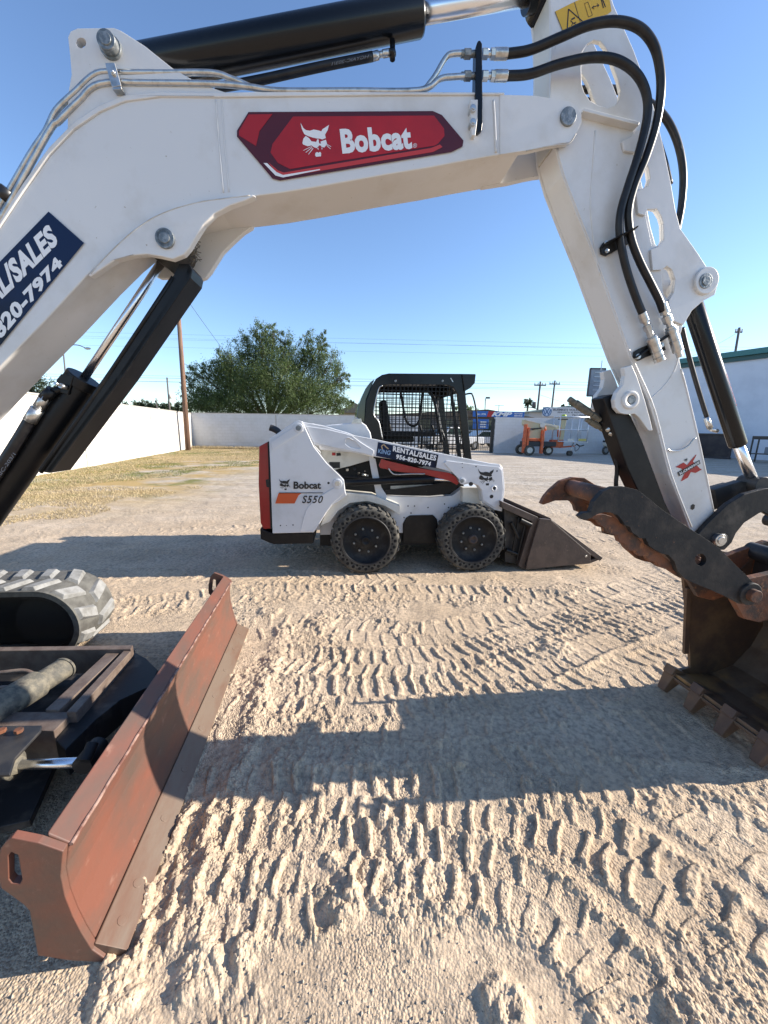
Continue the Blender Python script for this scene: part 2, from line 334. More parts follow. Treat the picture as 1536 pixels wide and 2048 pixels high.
def make_ground():
    rr = [0.0]+list(np.geomspace(.25, .9, 130))+list(np.geomspace(.9, 6.5, 760))[1:]+list(np.geomspace(6.5, 60, 260))[1:]+[80, 120, 200, 400, 900]
    rr = np.array(rr)
    fr = np.linspace(R_(35), R_(145), 900); bk = np.linspace(R_(145), R_(395), 110)[1:-1]; th = np.concatenate([fr, bk])
    Rr, Th = np.meshgrid(rr[1:], th, indexing='ij'); X = (Rr*np.cos(Th)).ravel(); Y = (Rr*np.sin(Th)).ravel()
    Z = ground_height(X, Y); V = np.stack([X, Y, Z], 1); n = len(th); m = len(rr)-1
    i = np.arange(m-1)[:, None]*n; j = np.arange(n)[None, :]; j2 = (j+1) % n
    F = np.stack([(i+j), (i+n+j), (i+n+j2), (i+j2)], -1).reshape(-1, 4)
    V = np.vstack([V, [[0, 0, V[:n, 2].mean()]]]); c = len(V)-1
    F = np.vstack([F, np.stack([np.full(n, c), np.arange(n), (np.arange(n)+1) % n, (np.arange(n)+1) % n], 1)[:0]])
    return V, F, n, c
def ground_mat():
    m = bpy.data.materials.new('packed_sand'); m.use_nodes = True; n = m.node_tree.nodes; L = m.node_tree.links; b = n['Principled BSDF']
    b.inputs['Roughness'].default_value = .95; b.inputs['Specular IOR Level'].default_value = .15
    tc = n.new('ShaderNodeTexCoord'); src = tc.outputs['Object']
    def noise(s, d=6, sc_=None, rg=.6):
        t = n.new('ShaderNodeTexNoise'); t.inputs['Scale'].default_value = s; t.inputs['Detail'].default_value = d; t.inputs['Roughness'].default_value = rg
        if sc_:
            mp = n.new('ShaderNodeMapping'); mp.inputs['Scale'].default_value = sc_; mp.inputs['Rotation'].default_value = (0, 0, .12); L.new(src, mp.inputs[0]); L.new(mp.outputs[0], t.inputs[0])
        else: L.new(src, t.inputs[0])
        return t.outputs[0]
    def rng(x, a, c, lo=0., hi=1.):
        r = n.new('ShaderNodeMapRange'); L.new(x, r.inputs[0]); r.inputs[1].default_value = a; r.inputs[2].default_value = c; r.inputs[3].default_value = lo; r.inputs[4].default_value = hi; return r.outputs[0]
    def mix(f, a, c):
        x = n.new('ShaderNodeMix'); x.data_type = 'RGBA'
        if isinstance(f, float): x.inputs[0].default_value = f
        else: L.new(f, x.inputs[0])
        for s, k in ((a, 6), (c, 7)):
            if isinstance(s, tuple): x.inputs[k].default_value = (*s, 1)
            else: L.new(s, x.inputs[k])
        return x.outputs[2]
    def math_(op, a, c):
        x = n.new('ShaderNodeMath'); x.operation = op
        for s, k in ((a, 0), (c, 1)):
            if isinstance(s, (int, float)): x.inputs[k].default_value = s
            else: L.new(s, x.inputs[k])
        x.use_clamp = True; return x.outputs[0]
    c = mix(rng(noise(1.3), .4, .62), (.50, .378, .255), (.585, .458, .325))
    c = mix(rng(noise(38, 3), .42, .72), c, (.27, .215, .16))
    c = mix(rng(noise(300, 2), .60, .72), c, (.60, .52, .42))
    c = mix(rng(noise(230, 2), .62, .74), c, (.17, .13, .10))
    # paler, greyer packed gravel far off, with long wheel streaks
    sx = n.new('ShaderNodeSeparateXYZ'); L.new(src, sx.inputs[0])
    d = n.new('ShaderNodeVectorMath'); d.operation = 'LENGTH'; L.new(src, d.inputs[0])
    far = rng(d.outputs['Value'], 5.5, 12)
    st = rng(noise(1.1, 6, (.5, 2.6, 1)), .42, .62); gcol = mix(st, (.40, .34, .27), (.52, .46, .385))
    gcol = mix(rng(noise(9, 5, (.6, 1.8, 1)), .5, .68), gcol, (.27, .23, .185))
    c = mix(far, c, gcol)
    # dry straw soil towards the walls on the left
    ms = math_('MULTIPLY', rng(sx.outputs[0], -3.6, -5.4), rng(sx.outputs[1], 5.6, 8.5))
    s2 = math_('MULTIPLY', ms, rng(noise(.55, 5, (.8, 1.6, 1)), .40, .56))
    c = mix(s2, c, (.40, .285, .125))
    s3 = math_('MULTIPLY', ms, rng(noise(.8, 6), .52, .66)); c = mix(s3, c, (.19, .185, .065))
    L.new(c, b.inputs['Base Color'])
    v = n.new('ShaderNodeTexVoronoi'); v.inputs['Scale'].default_value = 120; L.new(src, v.inputs[0])
    bp = n.new('ShaderNodeBump'); bp.inputs['Strength'].default_value = .75; bp.inputs['Distance'].default_value = .006; bp.invert = True; L.new(rng(noise(2.2, 5), .38, .62, .25, .95), bp.inputs['Strength']); L.new(v.outputs[0], bp.inputs['Height'])
    b2 = n.new('ShaderNodeBump'); b2.inputs['Strength'].default_value = .4; b2.inputs['Distance'].default_value = .012; L.new(noise(34, 8, None, .7), b2.inputs['Height']); L.new(bp.outputs[0], b2.inputs['Normal'])
    b3 = n.new('ShaderNodeBump'); b3.inputs['Distance'].default_value = .10; L.new(noise(5, 9, (.8, 1.6, 1), .7), b3.inputs['Height']); L.new(b2.outputs[0], b3.inputs['Normal'])
    L.new(rng(d.outputs['Value'], 4.5, 10, 0, .5), b3.inputs['Strength']); L.new(b3.outputs[0], b.inputs['Normal'])
    return m
V, F, nth, cc = make_ground()
tri = np.stack([np.full(nth, cc), np.arange(nth), (np.arange(nth)+1) % nth], 1)
me = bpy.data.meshes.new('ground'); me.vertices.add(len(V)); me.vertices.foreach_set('co', V.astype(np.float32).ravel())
li = np.concatenate([F.ravel(), tri.ravel()]).astype(np.int32); me.loops.add(len(li)); me.loops.foreach_set('vertex_index', li)
ls = np.concatenate([np.arange(0, F.size, 4), F.size+np.arange(0, tri.size, 3)]).astype(np.int32)
me.polygons.add(len(ls)); me.polygons.foreach_set('loop_start', ls); me.polygons.foreach_set('use_smooth', np.full(len(ls), True)); me.update(calc_edges=True)
me.materials.append(ground_mat()); tag(link(bpy.data.objects.new('ground', me)), kind='structure')
#@@OBJECTS
HOSEW = mat('hose_print', (.14, .14, .15), .6)
# ================================================================= EXCAVATOR
def pxs(fr, pts, off): return [fr(pts[i], pts[i+1], off) for i in range(0, len(pts), 2)]
def P2(fr, off, *a): return pxs(fr, a, off)
X = empty('compact_excavator', (EX.ox, EX.oy, 0), R_(EX.deg), 'white compact excavator with its boom arched overhead and red brown blade on the sand', 'excavator')
N0 = -.13                                 # near side plane of the boom
def pin(fr, x, y, off, ln, r_px, name='pin', mt=None, parent=None, ring=None):
    c = fr(x, y, off); r = (fr(x+r_px, y, off)-c).length; b = MB()
    b.cyl((c.x, off-ln, c.z), (c.x, off+.02, c.z), r, n=32)
    b.cyl((c.x, off-ln-.003, c.z), (c.x, off-ln+.001, c.z), r*.62, n=24)
    if ring: b.cyl((c.x, off-.008, c.z), (c.x, off+.01, c.z), r*ring, n=32)
    return b.build(name, mt or PINM, parent or X, .0015)
# --- boom
bp_ = P2(EX, N0, -190,660, -60,520, 0,455, 50,380, 100,310, 150,258, 200,224, 250,203, 320,194, 430,195, 768,191, 1010,190, 1042,191,
         1042,302, 1008,308, 928,322, 860,335, 768,350, 640,373, 560,386, 500,393, 430,400, 380,410, 320,430, 275,458, 225,500, 175,550, 90,642, 0,734, -150,895, -260,1010)
FARW = .055
bp_ = bp_+[Vector((-3.93, 0, .70)), Vector((-4.08, 0, .74)), Vector((-4.10, 0, .90)), Vector((-3.98, 0, 1.05))]
b = MB(); b.prism(bp_, N0, FARW)
boom = b.build('boom', WHITE, X, .004)
# rolled top lip that stands proud of the side plate along the bend
lip = P2(EX, N0, -190,640, 0,441, 50,366, 100,297, 150,246, 200,213, 250,193, 320,186, 430,187, 768,186, 1008,187); lip2 = P2(EX, N0, 1008,191.5, 768,192.5, 430,196.5, 320,195.5, 250,205, 200,226, 150,260, 100,312, 50,382, 0,457, -190,662)
b = MB(); b.prism(lip+lip2, N0-.005, FARW+.004); b.build('boom_top_plate', WHITE, boom, .003)
# fork plates at the tip
fork = P2(EX, N0-.002, 1000,190, 1070,192, 1112,199, 1138,203, 1153,212, 1162,228, 1163,243, 1156,260, 1146,276, 1137,285, 1120,287, 1098,291, 1060,300, 1008,308, 1000,309)
b = MB(); b.prism(fork, N0-.003, N0+.017); b.prism(fork, FARW-.02, FARW+.003); b.build('boom_fork', WHITE, boom, .003)
# stitched weld seams
b = MB(); b.tube([EX(x, y, N0-.001) for x, y in ((432,200),(437,270),(447,385))], .0022, 6); b.build('weld_seam', WHITE, boom); b = MB(); b.tube([EX(x, y, N0-.001) for x, y in ((443,200),(448,270),(458,384))], .0016, 6); b.build('weld_seam', WHITE, boom); b = MB()
b.tube([EX(x, y, N0-.001) for x, y in ((987,200),(990,250),(992,305))], .0035, 6)
b.build('weld_seam', WHITE, boom)
# lower lug that carries the lift cylinder
lug = P2(EX, N0-.012, 176,552, 200,522, 232,490, 262,462, 300,436, 345,416, 400,402, 450,394, 505,389, 512,392, 490,402, 460,412, 430,428, 408,450, 392,476, 380,496, 368,510, 345,519, 320,513, 295,509, 262,512, 232,520, 205,538, 182,553)
lugF = P2(EX, N0-.012, 240,500, 262,455, 300,415, 345,390, 400,370, 450,362, 480,372, 476,392, 456,404, 430,428, 408,450, 392,476, 380,496, 368,510, 345,519, 320,513, 295,509, 262,510)
b = MB(); b.prism(lug, N0-.014, N0+.012); b.prism(lugF, FARW-.010, FARW+.014); b.build('cylinder_lug', WHITE, boom, .004)
pin(EX, 331, 478, N0-.014, .008, 17, parent=boom, ring=1.12)
# top lug with two plates
top = P2(EX, N0+.004, 136,268, 137,190, 144,150, 141,112, 137,76, 142,64, 156,58, 228,57, 243,63, 290,93, 345,137, 398,168, 452,186, 432,197, 320,196, 250,205, 200,226, 150,260)
hole = P2(EX, N0+.004, *sum(([163+10*math.cos(t*.5236), 87+10.5*math.sin(t*.5236)] for t in range(12)), []))
b = MB(); b.prism(top, N0+.002, N0+.026, [hole]); b.prism(top, FARW-.026, FARW-.002, [hole]); b.build('arm_cylinder_lug', WHITE, boom, .003)
pin(EX, 223, 97, N0+.002, .028, 18, parent=boom, ring=1.2)
pin(EX, 1135, 235, N0-.003, .004, 14, parent=boom, ring=1.1)
# caulked seams that hold brown grime
b = MB(); b.tube([EX(x, y, N0-.0135) for x, y in ((182,548),(206,520),(240,486),(270,460),(306,436),(348,418),(400,404),(450,397),(500,391))], .0016, 6); b.build('grimy_seam', GRIME, boom)
b = MB(); b.tube([EX(x, y, N0-.004) for x, y in ((1052,302),(1100,292),(1137,287),(1152,268))], .0018, 6); b.build('grimy_seam', GRIME, boom)
# --- boom decal
dd = N0-.0035
dec = P2(EX, dd, 497,224, 866,222, 884,230, 927,281, 925,293, 903,304, 740,331, 560,361, 545,357, 474,273, 474,261)
b = MB(); poly_on(b, dec); decal = b.build('decal', DECD, boom, recalc=False)
d1 = dd-.0008
b = MB(); poly_on(b, P2(EX, d1, 497,229, 545,228, 519,262, 512,292, 478,271, 478,262)); poly_on(b, P2(EX, d1, 586,233, 868,231, 888,257, 889,272, 876,287, 870,291, 580,338, 556,326, 541,305, 545,288))
b.build('decal_panel', DECR, boom, recalc=False)
b = MB(); poly_on(b, P2(EX, d1, 536,324, 556,341, 568,345, 740,316, 862,296, 880,289, 885,294, 866,304, 740,325, 572,353, 556,351)); b.build('decal_stripe', DECB, boom, recalc=False)
b = MB(); poly_on(b, P2(EX, d1-.0004, 527,326, 534,326, 553,344, 566,350, 640,338, 640,340, 566,355, 551,351)); b.build('decal_swoosh_line', DECW, boom, recalc=False)  # white line printed along the decal swoosh
d2 = dd-.0016; lb = MB(); logo_on(lb, P2(EX, d2, 601,245, 661,247, 663,312, 601,315)); text_on(lb, 'Bobcat', P2(EX, d2, 679,258, 820,250, 825,298, 685,308), .045, 0, 1.05)
text_on(lb, '®', P2(EX, d2, 826,287, 834,286, 834,295, 826,296), .0)
lb.build('decal_lettering', DECW, boom, recalc=False)
# --- rental decal on the lower boom
rd = P2(EX, dd, 97,423, 168,486, -120,838, -230,760)
b = MB(); poly_on(b, rd); b.build('rental_decal', DECN, boom, recalc=False)
lb = MB()
text_on(lb, 'RENTAL/SALES', P2(EX, d1, -112,640, 97,446, 118,486, -88,690), .05, 0, 1.08)
text_on(lb, '956-820-7974', P2(EX, d1, -80,716, 112,511, 128,529, -58,752), .05, 0, 1.08)
lb.build('rental_lettering', DECW, boom, recalc=False)
# --- arm (dipper)
AN = -.105; AF = .018
arm_o = P2(EX, AN, 1093,-60, 1101,0, 1103,90, 1101,188, 1108,290, 1124,350, 1152,425, 1188,517, 1223,615, 1258,713, 1297,800, 1314,856, 1338,950, 1360,1005, 1379,1056, 1398,1078,
           1436,1078, 1431,1028, 1402,896, 1375,780, 1363,738, 1358,712, 1360,676, 1366,650, 1382,622, 1404,603, 1428,590, 1436,562, 1428,542, 1412,535, 1391,503, 1359,458, 1349,420, 1340,367, 1325,295, 1308,213, 1290,160, 1268,100, 1248,55, 1228,10, 1206,-60)
h0 = P2(EX, AN, 1165,105, 1175,88, 1187,80, 1201,83, 1211,95, 1219,110, 1226,132, 1236,159, 1241,183, 1238,200, 1230,210, 1216,215, 1197,210, 1180,200, 1169,184, 1164,169, 1163,135)
h1 = P2(EX, AN, 1268,304, 1276,304, 1287,322, 1294,340, 1297,358, 1293,372, 1283,378, 1277,376)
h2 = P2(EX, AN, 1290,421, 1300,418, 1311,421, 1319,434, 1323,448, 1324,480, 1320,488, 1312,493, 1305,491)
h3 = P2(EX, AN, 1323,538, 1332,534, 1340,540, 1347,560, 1344,584, 1336,598, 1328,590, 1325,570)
b = MB(); b.prism(arm_o, AN, AN+.014, [h0, h1, h2, h3]); b.prism(arm_o, AF-.014, AF, [h0, h1, h2])
arm = b.build('arm', WHITE, X, .003)
# box section of the arm between the side plates
box = P2(EX, AN, 1110,292, 1126,350, 1154,425, 1190,517, 1225,615, 1260,713, 1299,800, 1316,856, 1340,950, 1362,1005, 1380,1052, 1428,1026, 1399,896, 1372,782, 1355,700, 1330,610, 1302,520, 1284,440, 1266,360, 1250,290, 1200,262, 1150,250)
b = MB(); b.prism(box, AN+.012, AF-.012); b.build('arm_box', WHITE, arm, .002)
b = MB(); b.prism(P2(EX, AN, 1101,-60, 1101,0, 1103,90, 1101,188, 1108,290, 1116,290, 1110,188, 1110,0, 1108,-60), AN+.012, AF-.012); b.build('arm_front_plate', CREAM, arm)
# front lip and back lip of the arm side plate (bright folded edges)
b = MB()
for dx, pts in ((0, ((1110,292),(1126,350),(1154,425),(1190,517),(1225,615),(1260,713),(1299,800),(1316,856),(1340,950),(1380,1054))),):
    b.tube([EX(x+3, y, AN-.0005) for x, y in pts], .0032, 8, 3)
b.tube([EX(x-3, y, AN-.0005) for x, y in ((1365,738),(1377,782),(1404,896),(1431,1026))], .003, 8, 3)
b.tube([EX(x, y, AN) for x, y in ((1190,262),(1186,330),(1181,400),(1184,450),(1192,520),(1200,550))], .0026, 8, 4)
b.tube([EX(x, y, AN) for x, y in ((1358,712),(1348,742),(1328,772),(1296,802))], .0028, 8, 4)
b.build('weld_bead', WHITE, arm)
b = MB(); b.bar(EX(1162,226, AN-.012), EX(1272,254, AN-.012), .03, .010); b.build('arm_rib', WHITE, arm, .002)
# comb plate on the back half of the arm
comb = P2(EX, AN-.006, 1274,262, 1262,274, 1243,284, 1247,303, 1268,306, 1277,303, 1289,322, 1296,340, 1299,358, 1294,374, 1276,381, 1270,385, 1275,428, 1289,432, 1293,420, 1312,419, 1321,434, 1325,448, 1326,481, 1313,495, 1300,500, 1304,541, 1322,540, 1332,533, 1342,540, 1349,560, 1346,586, 1336,602, 1338,640, 1366,650, 1382,622, 1404,603, 1428,590, 1436,562, 1428,542, 1412,535, 1391,503, 1359,458, 1349,420, 1340,367, 1325,295, 1312,240, 1296,250)
b = MB(); b.prism(comb, AN-.010, AN-.001); b.build('comb_plate', WHITE, arm, .002)
# bucket cylinder boss
c = EX(1411, 562, AN-.014); b = MB(); b.cyl((c.x, AN-.022, c.z), (c.x, AF+.03, c.z), .045, n=36); b.build('pin_boss', WHITE, arm, .003)
pin(EX, 1411, 562, AN-.022, .003, 13, parent=arm)
# thumb cylinder lugs, near and far
lugn = P2(EX, AN-.004, 1246,735, 1248,752, 1244,770, 1232,785, 1227,800, 1229,815, 1238,826, 1254,829, 1268,828, 1277,836, 1284,846, 1296,862, 1304,861, 1299,840, 1288,800, 1272,752, 1262,730)
b = MB(); b.prism(lugn, AN-.009, AN+.014)
lugf = [(p.x-.004, p.z) for p in lugn]; b.prism(lugf, AF-.02, AF+.006)
b.build('thumb_cylinder_lug', WHITE, arm, .003)
c = EX(1260, 800, AN-.010); b = MB(); b.ringface((c.x, AN-.008, c.z), (0, -1, 0), [(0, .034), (.008, .033), (.010, .030), (.010, .018), (0, .018)], 32); b.build('lug_ring', WHITE, arm)
pin(EX, 1260, 800, AN-.009, .006, 12, parent=arm)
# grab rod, scuff
b = MB(); b.tube([EX(x, y, AN-.012) for x, y in ((1335,898),(1342,902),(1358,901),(1376,892),(1386,880),(1391,877))], .0035, 8)
b.build('grab_rod', STEEL, arm)
b = MB(); poly_on(b, P2(EX, AN-.0012, 1382,1011, 1386,1008, 1390,1010, 1389,1017, 1385,1020, 1381,1018)); b.build('paint_scuff', DECK, arm, recalc=False)
# arm sticker
e1 = AN-.0015
b = MB(); poly_on(b, P2(EX, e1, 1351,934, 1367,925, 1374,930, 1392,909, 1393,910, 1386,923, 1400,937, 1404,939, 1391,946, 1382,944, 1376,955, 1364,962, 1362,962, 1369,947, 1363,937)); b.build('sticker_cross', DECR, arm, recalc=False)
b = MB(); poly_on(b, P2(EX, e1-.0006, 1355,945, 1399,920, 1401,927, 1358,953)); logo_on(b, P2(EX, e1-.0006, 1368,918, 1375,915, 1377,922, 1369,925)); b.build('sticker_band', DECK, arm, recalc=False)
b = MB(); text_on(b, 'X-CHANGE', P2(EX, e1-.0012, 1357.5,946, 1398,922.5, 1399.5,926, 1359.5,951), .03); b.build('sticker_lettering', DECW, arm, recalc=False)
# yellow warning sticker
b = MB(); poly_on(b, P2(EX, e1, 1110,23, 1148,4, 1160,45, 1127,65)); poly_on(b, P2(EX, e1, 1149,3.5, 1216,-24, 1223,22, 1216,28, 1161,45)); b.build('warning_sticker', DECY, arm, recalc=False)
b = MB(); ee = e1-.0007
def stroke(mb, fr, pts, off, wpx):
    for (x0, y0), (x1, y1) in zip(pts[:-1], pts[1:]):
        l = math.hypot(x1-x0, y1-y0); nx, ny = -(y1-y0)/l*wpx/2, (x1-x0)/l*wpx/2
        poly_on(mb, [fr(x0+nx, y0+ny, off), fr(x1+nx, y1+ny, off), fr(x1-nx, y1-ny, off), fr(x0-nx, y0-ny, off)])
stroke(b, EX, ((1137,18),(1134,64),(1169,46),(1137,18)), ee, 2.2); stroke(b, EX, ((1143,39),(1150,35)), ee, 3); stroke(b, EX, ((1141,41),(1147,47),(1152,44)), ee, 1.8); stroke(b, EX, ((1146,46),(1143,51)), ee, 1.6); stroke(b, EX, ((1148,46),(1153,50)), ee, 1.6)
stroke(b, EX, ((1169,7),(1176,4),(1185,30),(1177,34),(1169,7)), ee, .9); stroke(b, EX, ((1185,15),(1197,10)), ee, 1.5); stroke(b, EX, ((1188,11),(1184,15.5),(1189,18)), ee, 1.2); stroke(b, EX, ((1194,7),(1198,10),(1195,14)), ee, 1.2)
stroke(b, EX, ((1202,-4),(1207,16)), ee, 2); stroke(b, EX, ((1205,-2),(1211,14)), ee, 2); stroke(b, EX, ((1149,4),(1161,45)), ee, 1); stroke(b, EX, ((1110,23),(1127,65)), ee, .8)
b.build('warning_pictogram', DECK, arm, recalc=False)
# --- arm cylinder (overhead)
def cyl_pair(name, a, c, d, edge_b, edge_r, mt_b, parent=X, end=0):   # barrel a-c, rod c-d
    rb = EX.rad(a, c, *edge_b); rr_ = EX.rad(c, d, *edge_r); o = MB()
    o.ringface(a, c-a, [(0, 0), (0, rb*.9), (.006, rb), ((c-a).length-.008, rb), ((c-a).length, rb*.93), ((c-a).length, rr_*1.15), ((c-a).length-.012, rr_*1.1)], 40)
    o = o.build(name, mt_b, parent); r = MB(); dd_ = (d-c).normalized(); r.cyl(c-dd_*.05, d, rr_, n=32); r.build('piston_rod', CHROME, o); return o, rb, rr_
a = EX(236, 146, -.04); c = EX(843, 27, -.04); d = EX(1100, -18, -.04)
cy, rb, rr_ = cyl_pair('arm_cylinder', a, c, d, (843, 80), (1000, 26), GLOSSB)
b = MB(); dd_ = (d-c).normalized(); b.cyl(EX(1052,-10,-.04), EX(1110,-20,-.04), rr_*1.7, n=24); e = EX(1092, 0, -.04); b.cyl((e.x, -.09, e.z+.01), (e.x, .01, e.z+.01), .05, n=28); b.build('rod_end', GLOSSB, cy, .002)
b = MB(); e = EX(240, 140, -.04); b.cyl((e.x, -.085, e.z), (e.x, .005, e.z), .05, n=28); b.build('barrel_eye', GLOSSB, cy, .002)
# small hose and valve under the barrel
b = MB(); b.tube([EX(x, y, -.05) for x, y in ((430,176),(480,168),(540,156),(640,134),(745,113))], .0125, 12); hs = b.build('hose', RUBBER, X)
b = MB(); b.cyl(EX(742,114,-.05), EX(757,110,-.05), .012, n=6); b.cyl(EX(757,110,-.05), EX(766,108,-.05), .008, n=16); b.cyl(EX(765,108,-.05), EX(781,105,-.05), .0105, n=6); b.build('hose_fitting', STEEL, hs)
b = MB(); b.cyl(EX(779,108,-.05), EX(789,103,-.05), .012, n=12); b.cyl(EX(785,120,-.05), EX(785,80,-.05), .0085, n=12); b.build('hose_elbow', GLOSSB, hs)
b = MB(); text_on(b, 'HGYAIC-203/1', P2(EX, -.064, 738,109, 665,124, 663,131, 736,116), .01); b.build('hose_lettering', HOSEW, hs, recalc=False)
# --- lift cylinder
a = EX(-40, 1055, -.04); c = EX(168, 757, -.04); d = EX(345, 492, -.04)
cy, rb, rr_ = cyl_pair('lift_cylinder', a, c, d, (20, 909), (269, 588), BLACK)
b = MB(); dc = (d-c).normalized(); b.cyl(c-dc*.03, c+dc*.004, rb*1.14, n=40); b.build('gland_collar', BLACK, cy, .003)
b = MB(); e = EX(352, 500, -.04); b.cyl((e.x, -.10, e.z), (e.x, .025, e.z), .042, n=28); b.cyl(EX(352,500,-.04), EX(330,534,-.04), .036, n=24); b.build('rod_eye', DUSTB, cy, .002)
g0 = P2(EX, -.098, 330,530, 352,516, 392,528, 400,540, 398,566, 268,758, 122,945, 104,953, 72,951, 64,941, 78,915, 200,735)
gi = P2(EX, -.098, 386,522, 400,540, 398,566, 268,758, 122,945, 115,940, 255,752, 380,560)
b = MB(); b.prism(P2(EX, -.098, 348,550, 358,528, 378,528, 384,540, 380,556, 246,752, 100,946, 88,944, 76,940, 222,735), -.1, -.092)
b.prism(P2(EX, -.098, 378,528, 385,540, 382,556, 246,754, 102,946, 94,940, 238,748, 370,552), -.1, .0); gd = b.build('rod_guard', BLACK, cy, .003)
b = MB(); b.tube([EX(x, y, -.100) for x, y in ((346,554),(226,736),(82,945))], .006, 10, 2); b.build('guard_fold', BLACK, gd)
b = MB(); e = EX(132,775,-.10); b.cyl(e, e+Vector((-.004,-.02,.004)), .008, n=12); b.cyl(e+Vector((-.012,-.005,.006)), e+Vector((-.012,-.03,.01)), .005, n=10); b.build('grease_nipple', STEEL, cy)
b = MB(); b.prism(P2(EX, -.09, 114,760, 124,748, 150,752, 138,790, 116,784), -.095, -.06); b.build('clamp_block', BLACK, cy, .003)
b = MB(); b.tube([EX(x, y, -.1) for x, y in ((62,838),(38,878),(8,925),(-30,985),(-60,1040))], .018, 12); hs = b.build('hose', RUBBER, X)
b = MB(); b.cyl(EX(60,842,-.1), EX(75,818,-.1), .0195, n=20); b.cyl(EX(75,820,-.1), EX(83,806,-.1), .014, n=16); b.cyl(EX(78,815,-.1), EX(92,792,-.1), .017, n=6); b.build('hose_fitting', STEEL, hs)
b = MB(); b.cyl(EX(88,797,-.1), EX(105,780,-.1), .017, n=12); b.cyl(EX(103,785,-.1), EX(128,775,-.08), .012, n=12); b.build('hose_elbow', BLACK, hs)
b = MB(); text_on(b, 'AIC-203/1', P2(EX, -.122, -8,952, 26,905, 32,909, -2,957), .01); b.build('hose_lettering', HOSEW, hs, recalc=False)
# --- debris nest behind the rod eye
b = MB(); rnd = random.Random(4)
for i in range(70):
    p = EX(384+rnd.uniform(-14, 12), 498+rnd.uniform(-20, 24), rnd.uniform(-.1, -.02)); q = p+Vector((rnd.uniform(-.02, .02), rnd.uniform(-.01, .01), rnd.uniform(-.02, .02))); b.cyl(p, q, .0014, n=4)
b.build('dried_grass_clump', DUSTM, cy)
# --- bucket cylinder
a = EX(1384, 606, -.045); c = EX(1476, 890, -.045); d = EX(1510, 972, -.045)
cy, rb, rr_ = cyl_pair('bucket_cylinder', a, c, d, (1431, 820), (1481, 935), GLOSSB)
b = MB(); e = EX(1505, 968, -.045); b.cyl((e.x, -.09, e.z), (e.x, .0, e.z), .036, n=28); b.cyl(d+Vector((-.01, 0, .02)), d+Vector((0, 0, -.02)), rr_*1.5, n=24); b.build('rod_eye', DUSTB, cy, .002)
def text_cyl(txt, a, c, r, t0, t1, ang0, ang1, bold, name, mt, parent):   # lettering wrapped round a barrel
    d_ = (c-a).normalized(); u_ = Vector((0, -1, 0)); u_ = (u_-d_*u_.dot(d_)).normalized(); w2 = d_.cross(u_)
    w2 = w2 if w2.x > 0 else -w2; V_, F_ = text_poly(txt, bold); L_ = (c-a).length; o = []
    for x_, y_ in V_:
        an_ = ang0+(ang1-ang0)*y_; o.append(a+d_*L_*(t0+(t1-t0)*x_)+(u_*math.cos(an_)+w2*math.sin(an_))*(r+.0008))
    m_ = MB(); m_.add(o, F_); return m_.build(name, mt, parent, recalc=False)
text_cyl('CLAMB', a, c, rb, .30, .50, .62, .98, .03, 'worn_lettering', DECW, cy); text_cyl('BUCKET', a, c, rb, .50, .74, .55, .98, .04, 'worn_red_lettering', DECB, cy)
b = MB(); b.tube([EX(x, y, -.07) for x, y in ((1364,655),(1372,690),(1388,750),(1406,810),(1418,846))], .0085, 10); hs = b.build('hose', RUBBER, X)
b = MB(); b.cyl(EX(1412,834,-.07), EX(1420,856,-.07), .0105, n=16); b.cyl(EX(1420,858,-.07), EX(1434,862,-.06), .008, n=12); b.build('hose_fitting', STEEL, hs)
# --- hoses in front of the arm
HA = ((1012,108,-.12),(1060,100,-.135),(1120,75,-.155),(1180,50,-.17),(1235,43,-.18),(1280,57,-.185),(1308,92,-.185),(1320,140,-.18),(1321,190,-.175),(1312,250,-.165),(1292,315,-.155),(1268,375,-.148),(1257,425,-.142),(1262,475,-.14),(1278,520,-.14),(1302,568,-.138),(1318,600,-.135),(1326,622,-.132))
HB = ((1012,152,-.12),(1060,148,-.13),(1120,128,-.145),(1185,115,-.16),(1235,121,-.168),(1273,148,-.17),(1293,190,-.168),(1293,240,-.162),(1276,310,-.155),(1255,375,-.148),(1241,425,-.142),(1240,475,-.14),(1252,535,-.138),(1270,590,-.135),(1287,632,-.132))
b = MB(); b.tube([EX(*p) for p in HA], .0125, 14); hA = b.build('hose', RUBBER, X)
b = MB(); b.tube([EX(*p) for p in HB], .0125, 14); hB = b.build('hose', RUBBER, X)
b = MB(); b.tube([EX(*p) for p in ((1150,182,.03),(1195,178,.04),(1245,182,.05),(1290,200,.05),(1330,235,.05),(1355,285,.05),(1366,345,.05),(1363,410,.05),(1352,470,.045))], .0125, 12); b.build('hose', RUBBER, X)
b = MB(); b.tube([EX(*p) for p in ((1160,200,.03),(1200,208,.03),(1250,214,.04),(1300,250,.05),(1325,310,.05),(1340,370,.045))], .0105, 12); b.build('hose', RUBBER, X)
def hexfit(fr, a, b_, off, r, seq):
    A = fr(*a, off); B = fr(*b_, off); o = MB()
    for (t0, t1, k, n) in seq: o.cyl(A.lerp(B, t0), A.lerp(B, t1), r*k, n=n)
    return o
hexfit(EX, (964,108), (1014,108), -.12, .0145, [(0,.22,.95,6),(.22,.34,.6,16),(.34,.5,1.0,6),(.5,1,1.0,20)]).build('hose_fitting', STEEL, hA, .0008)
hexfit(EX, (964,152), (1014,152), -.12, .0145, [(0,.22,.95,6),(.22,.34,.6,16),(.34,.5,1.0,6),(.5,1,1.0,20)]).build('hose_fitting', STEEL, hB, .0008)
hexfit(EX, (1284,626), (1306,682), -.132, .015, [(0,.3,1,20),(.3,.42,.62,16),(.42,.6,1.0,6),(.6,.85,.8,6),(.85,1,1.1,20)]).build('hose_fitting', STEEL, hB, .0008)
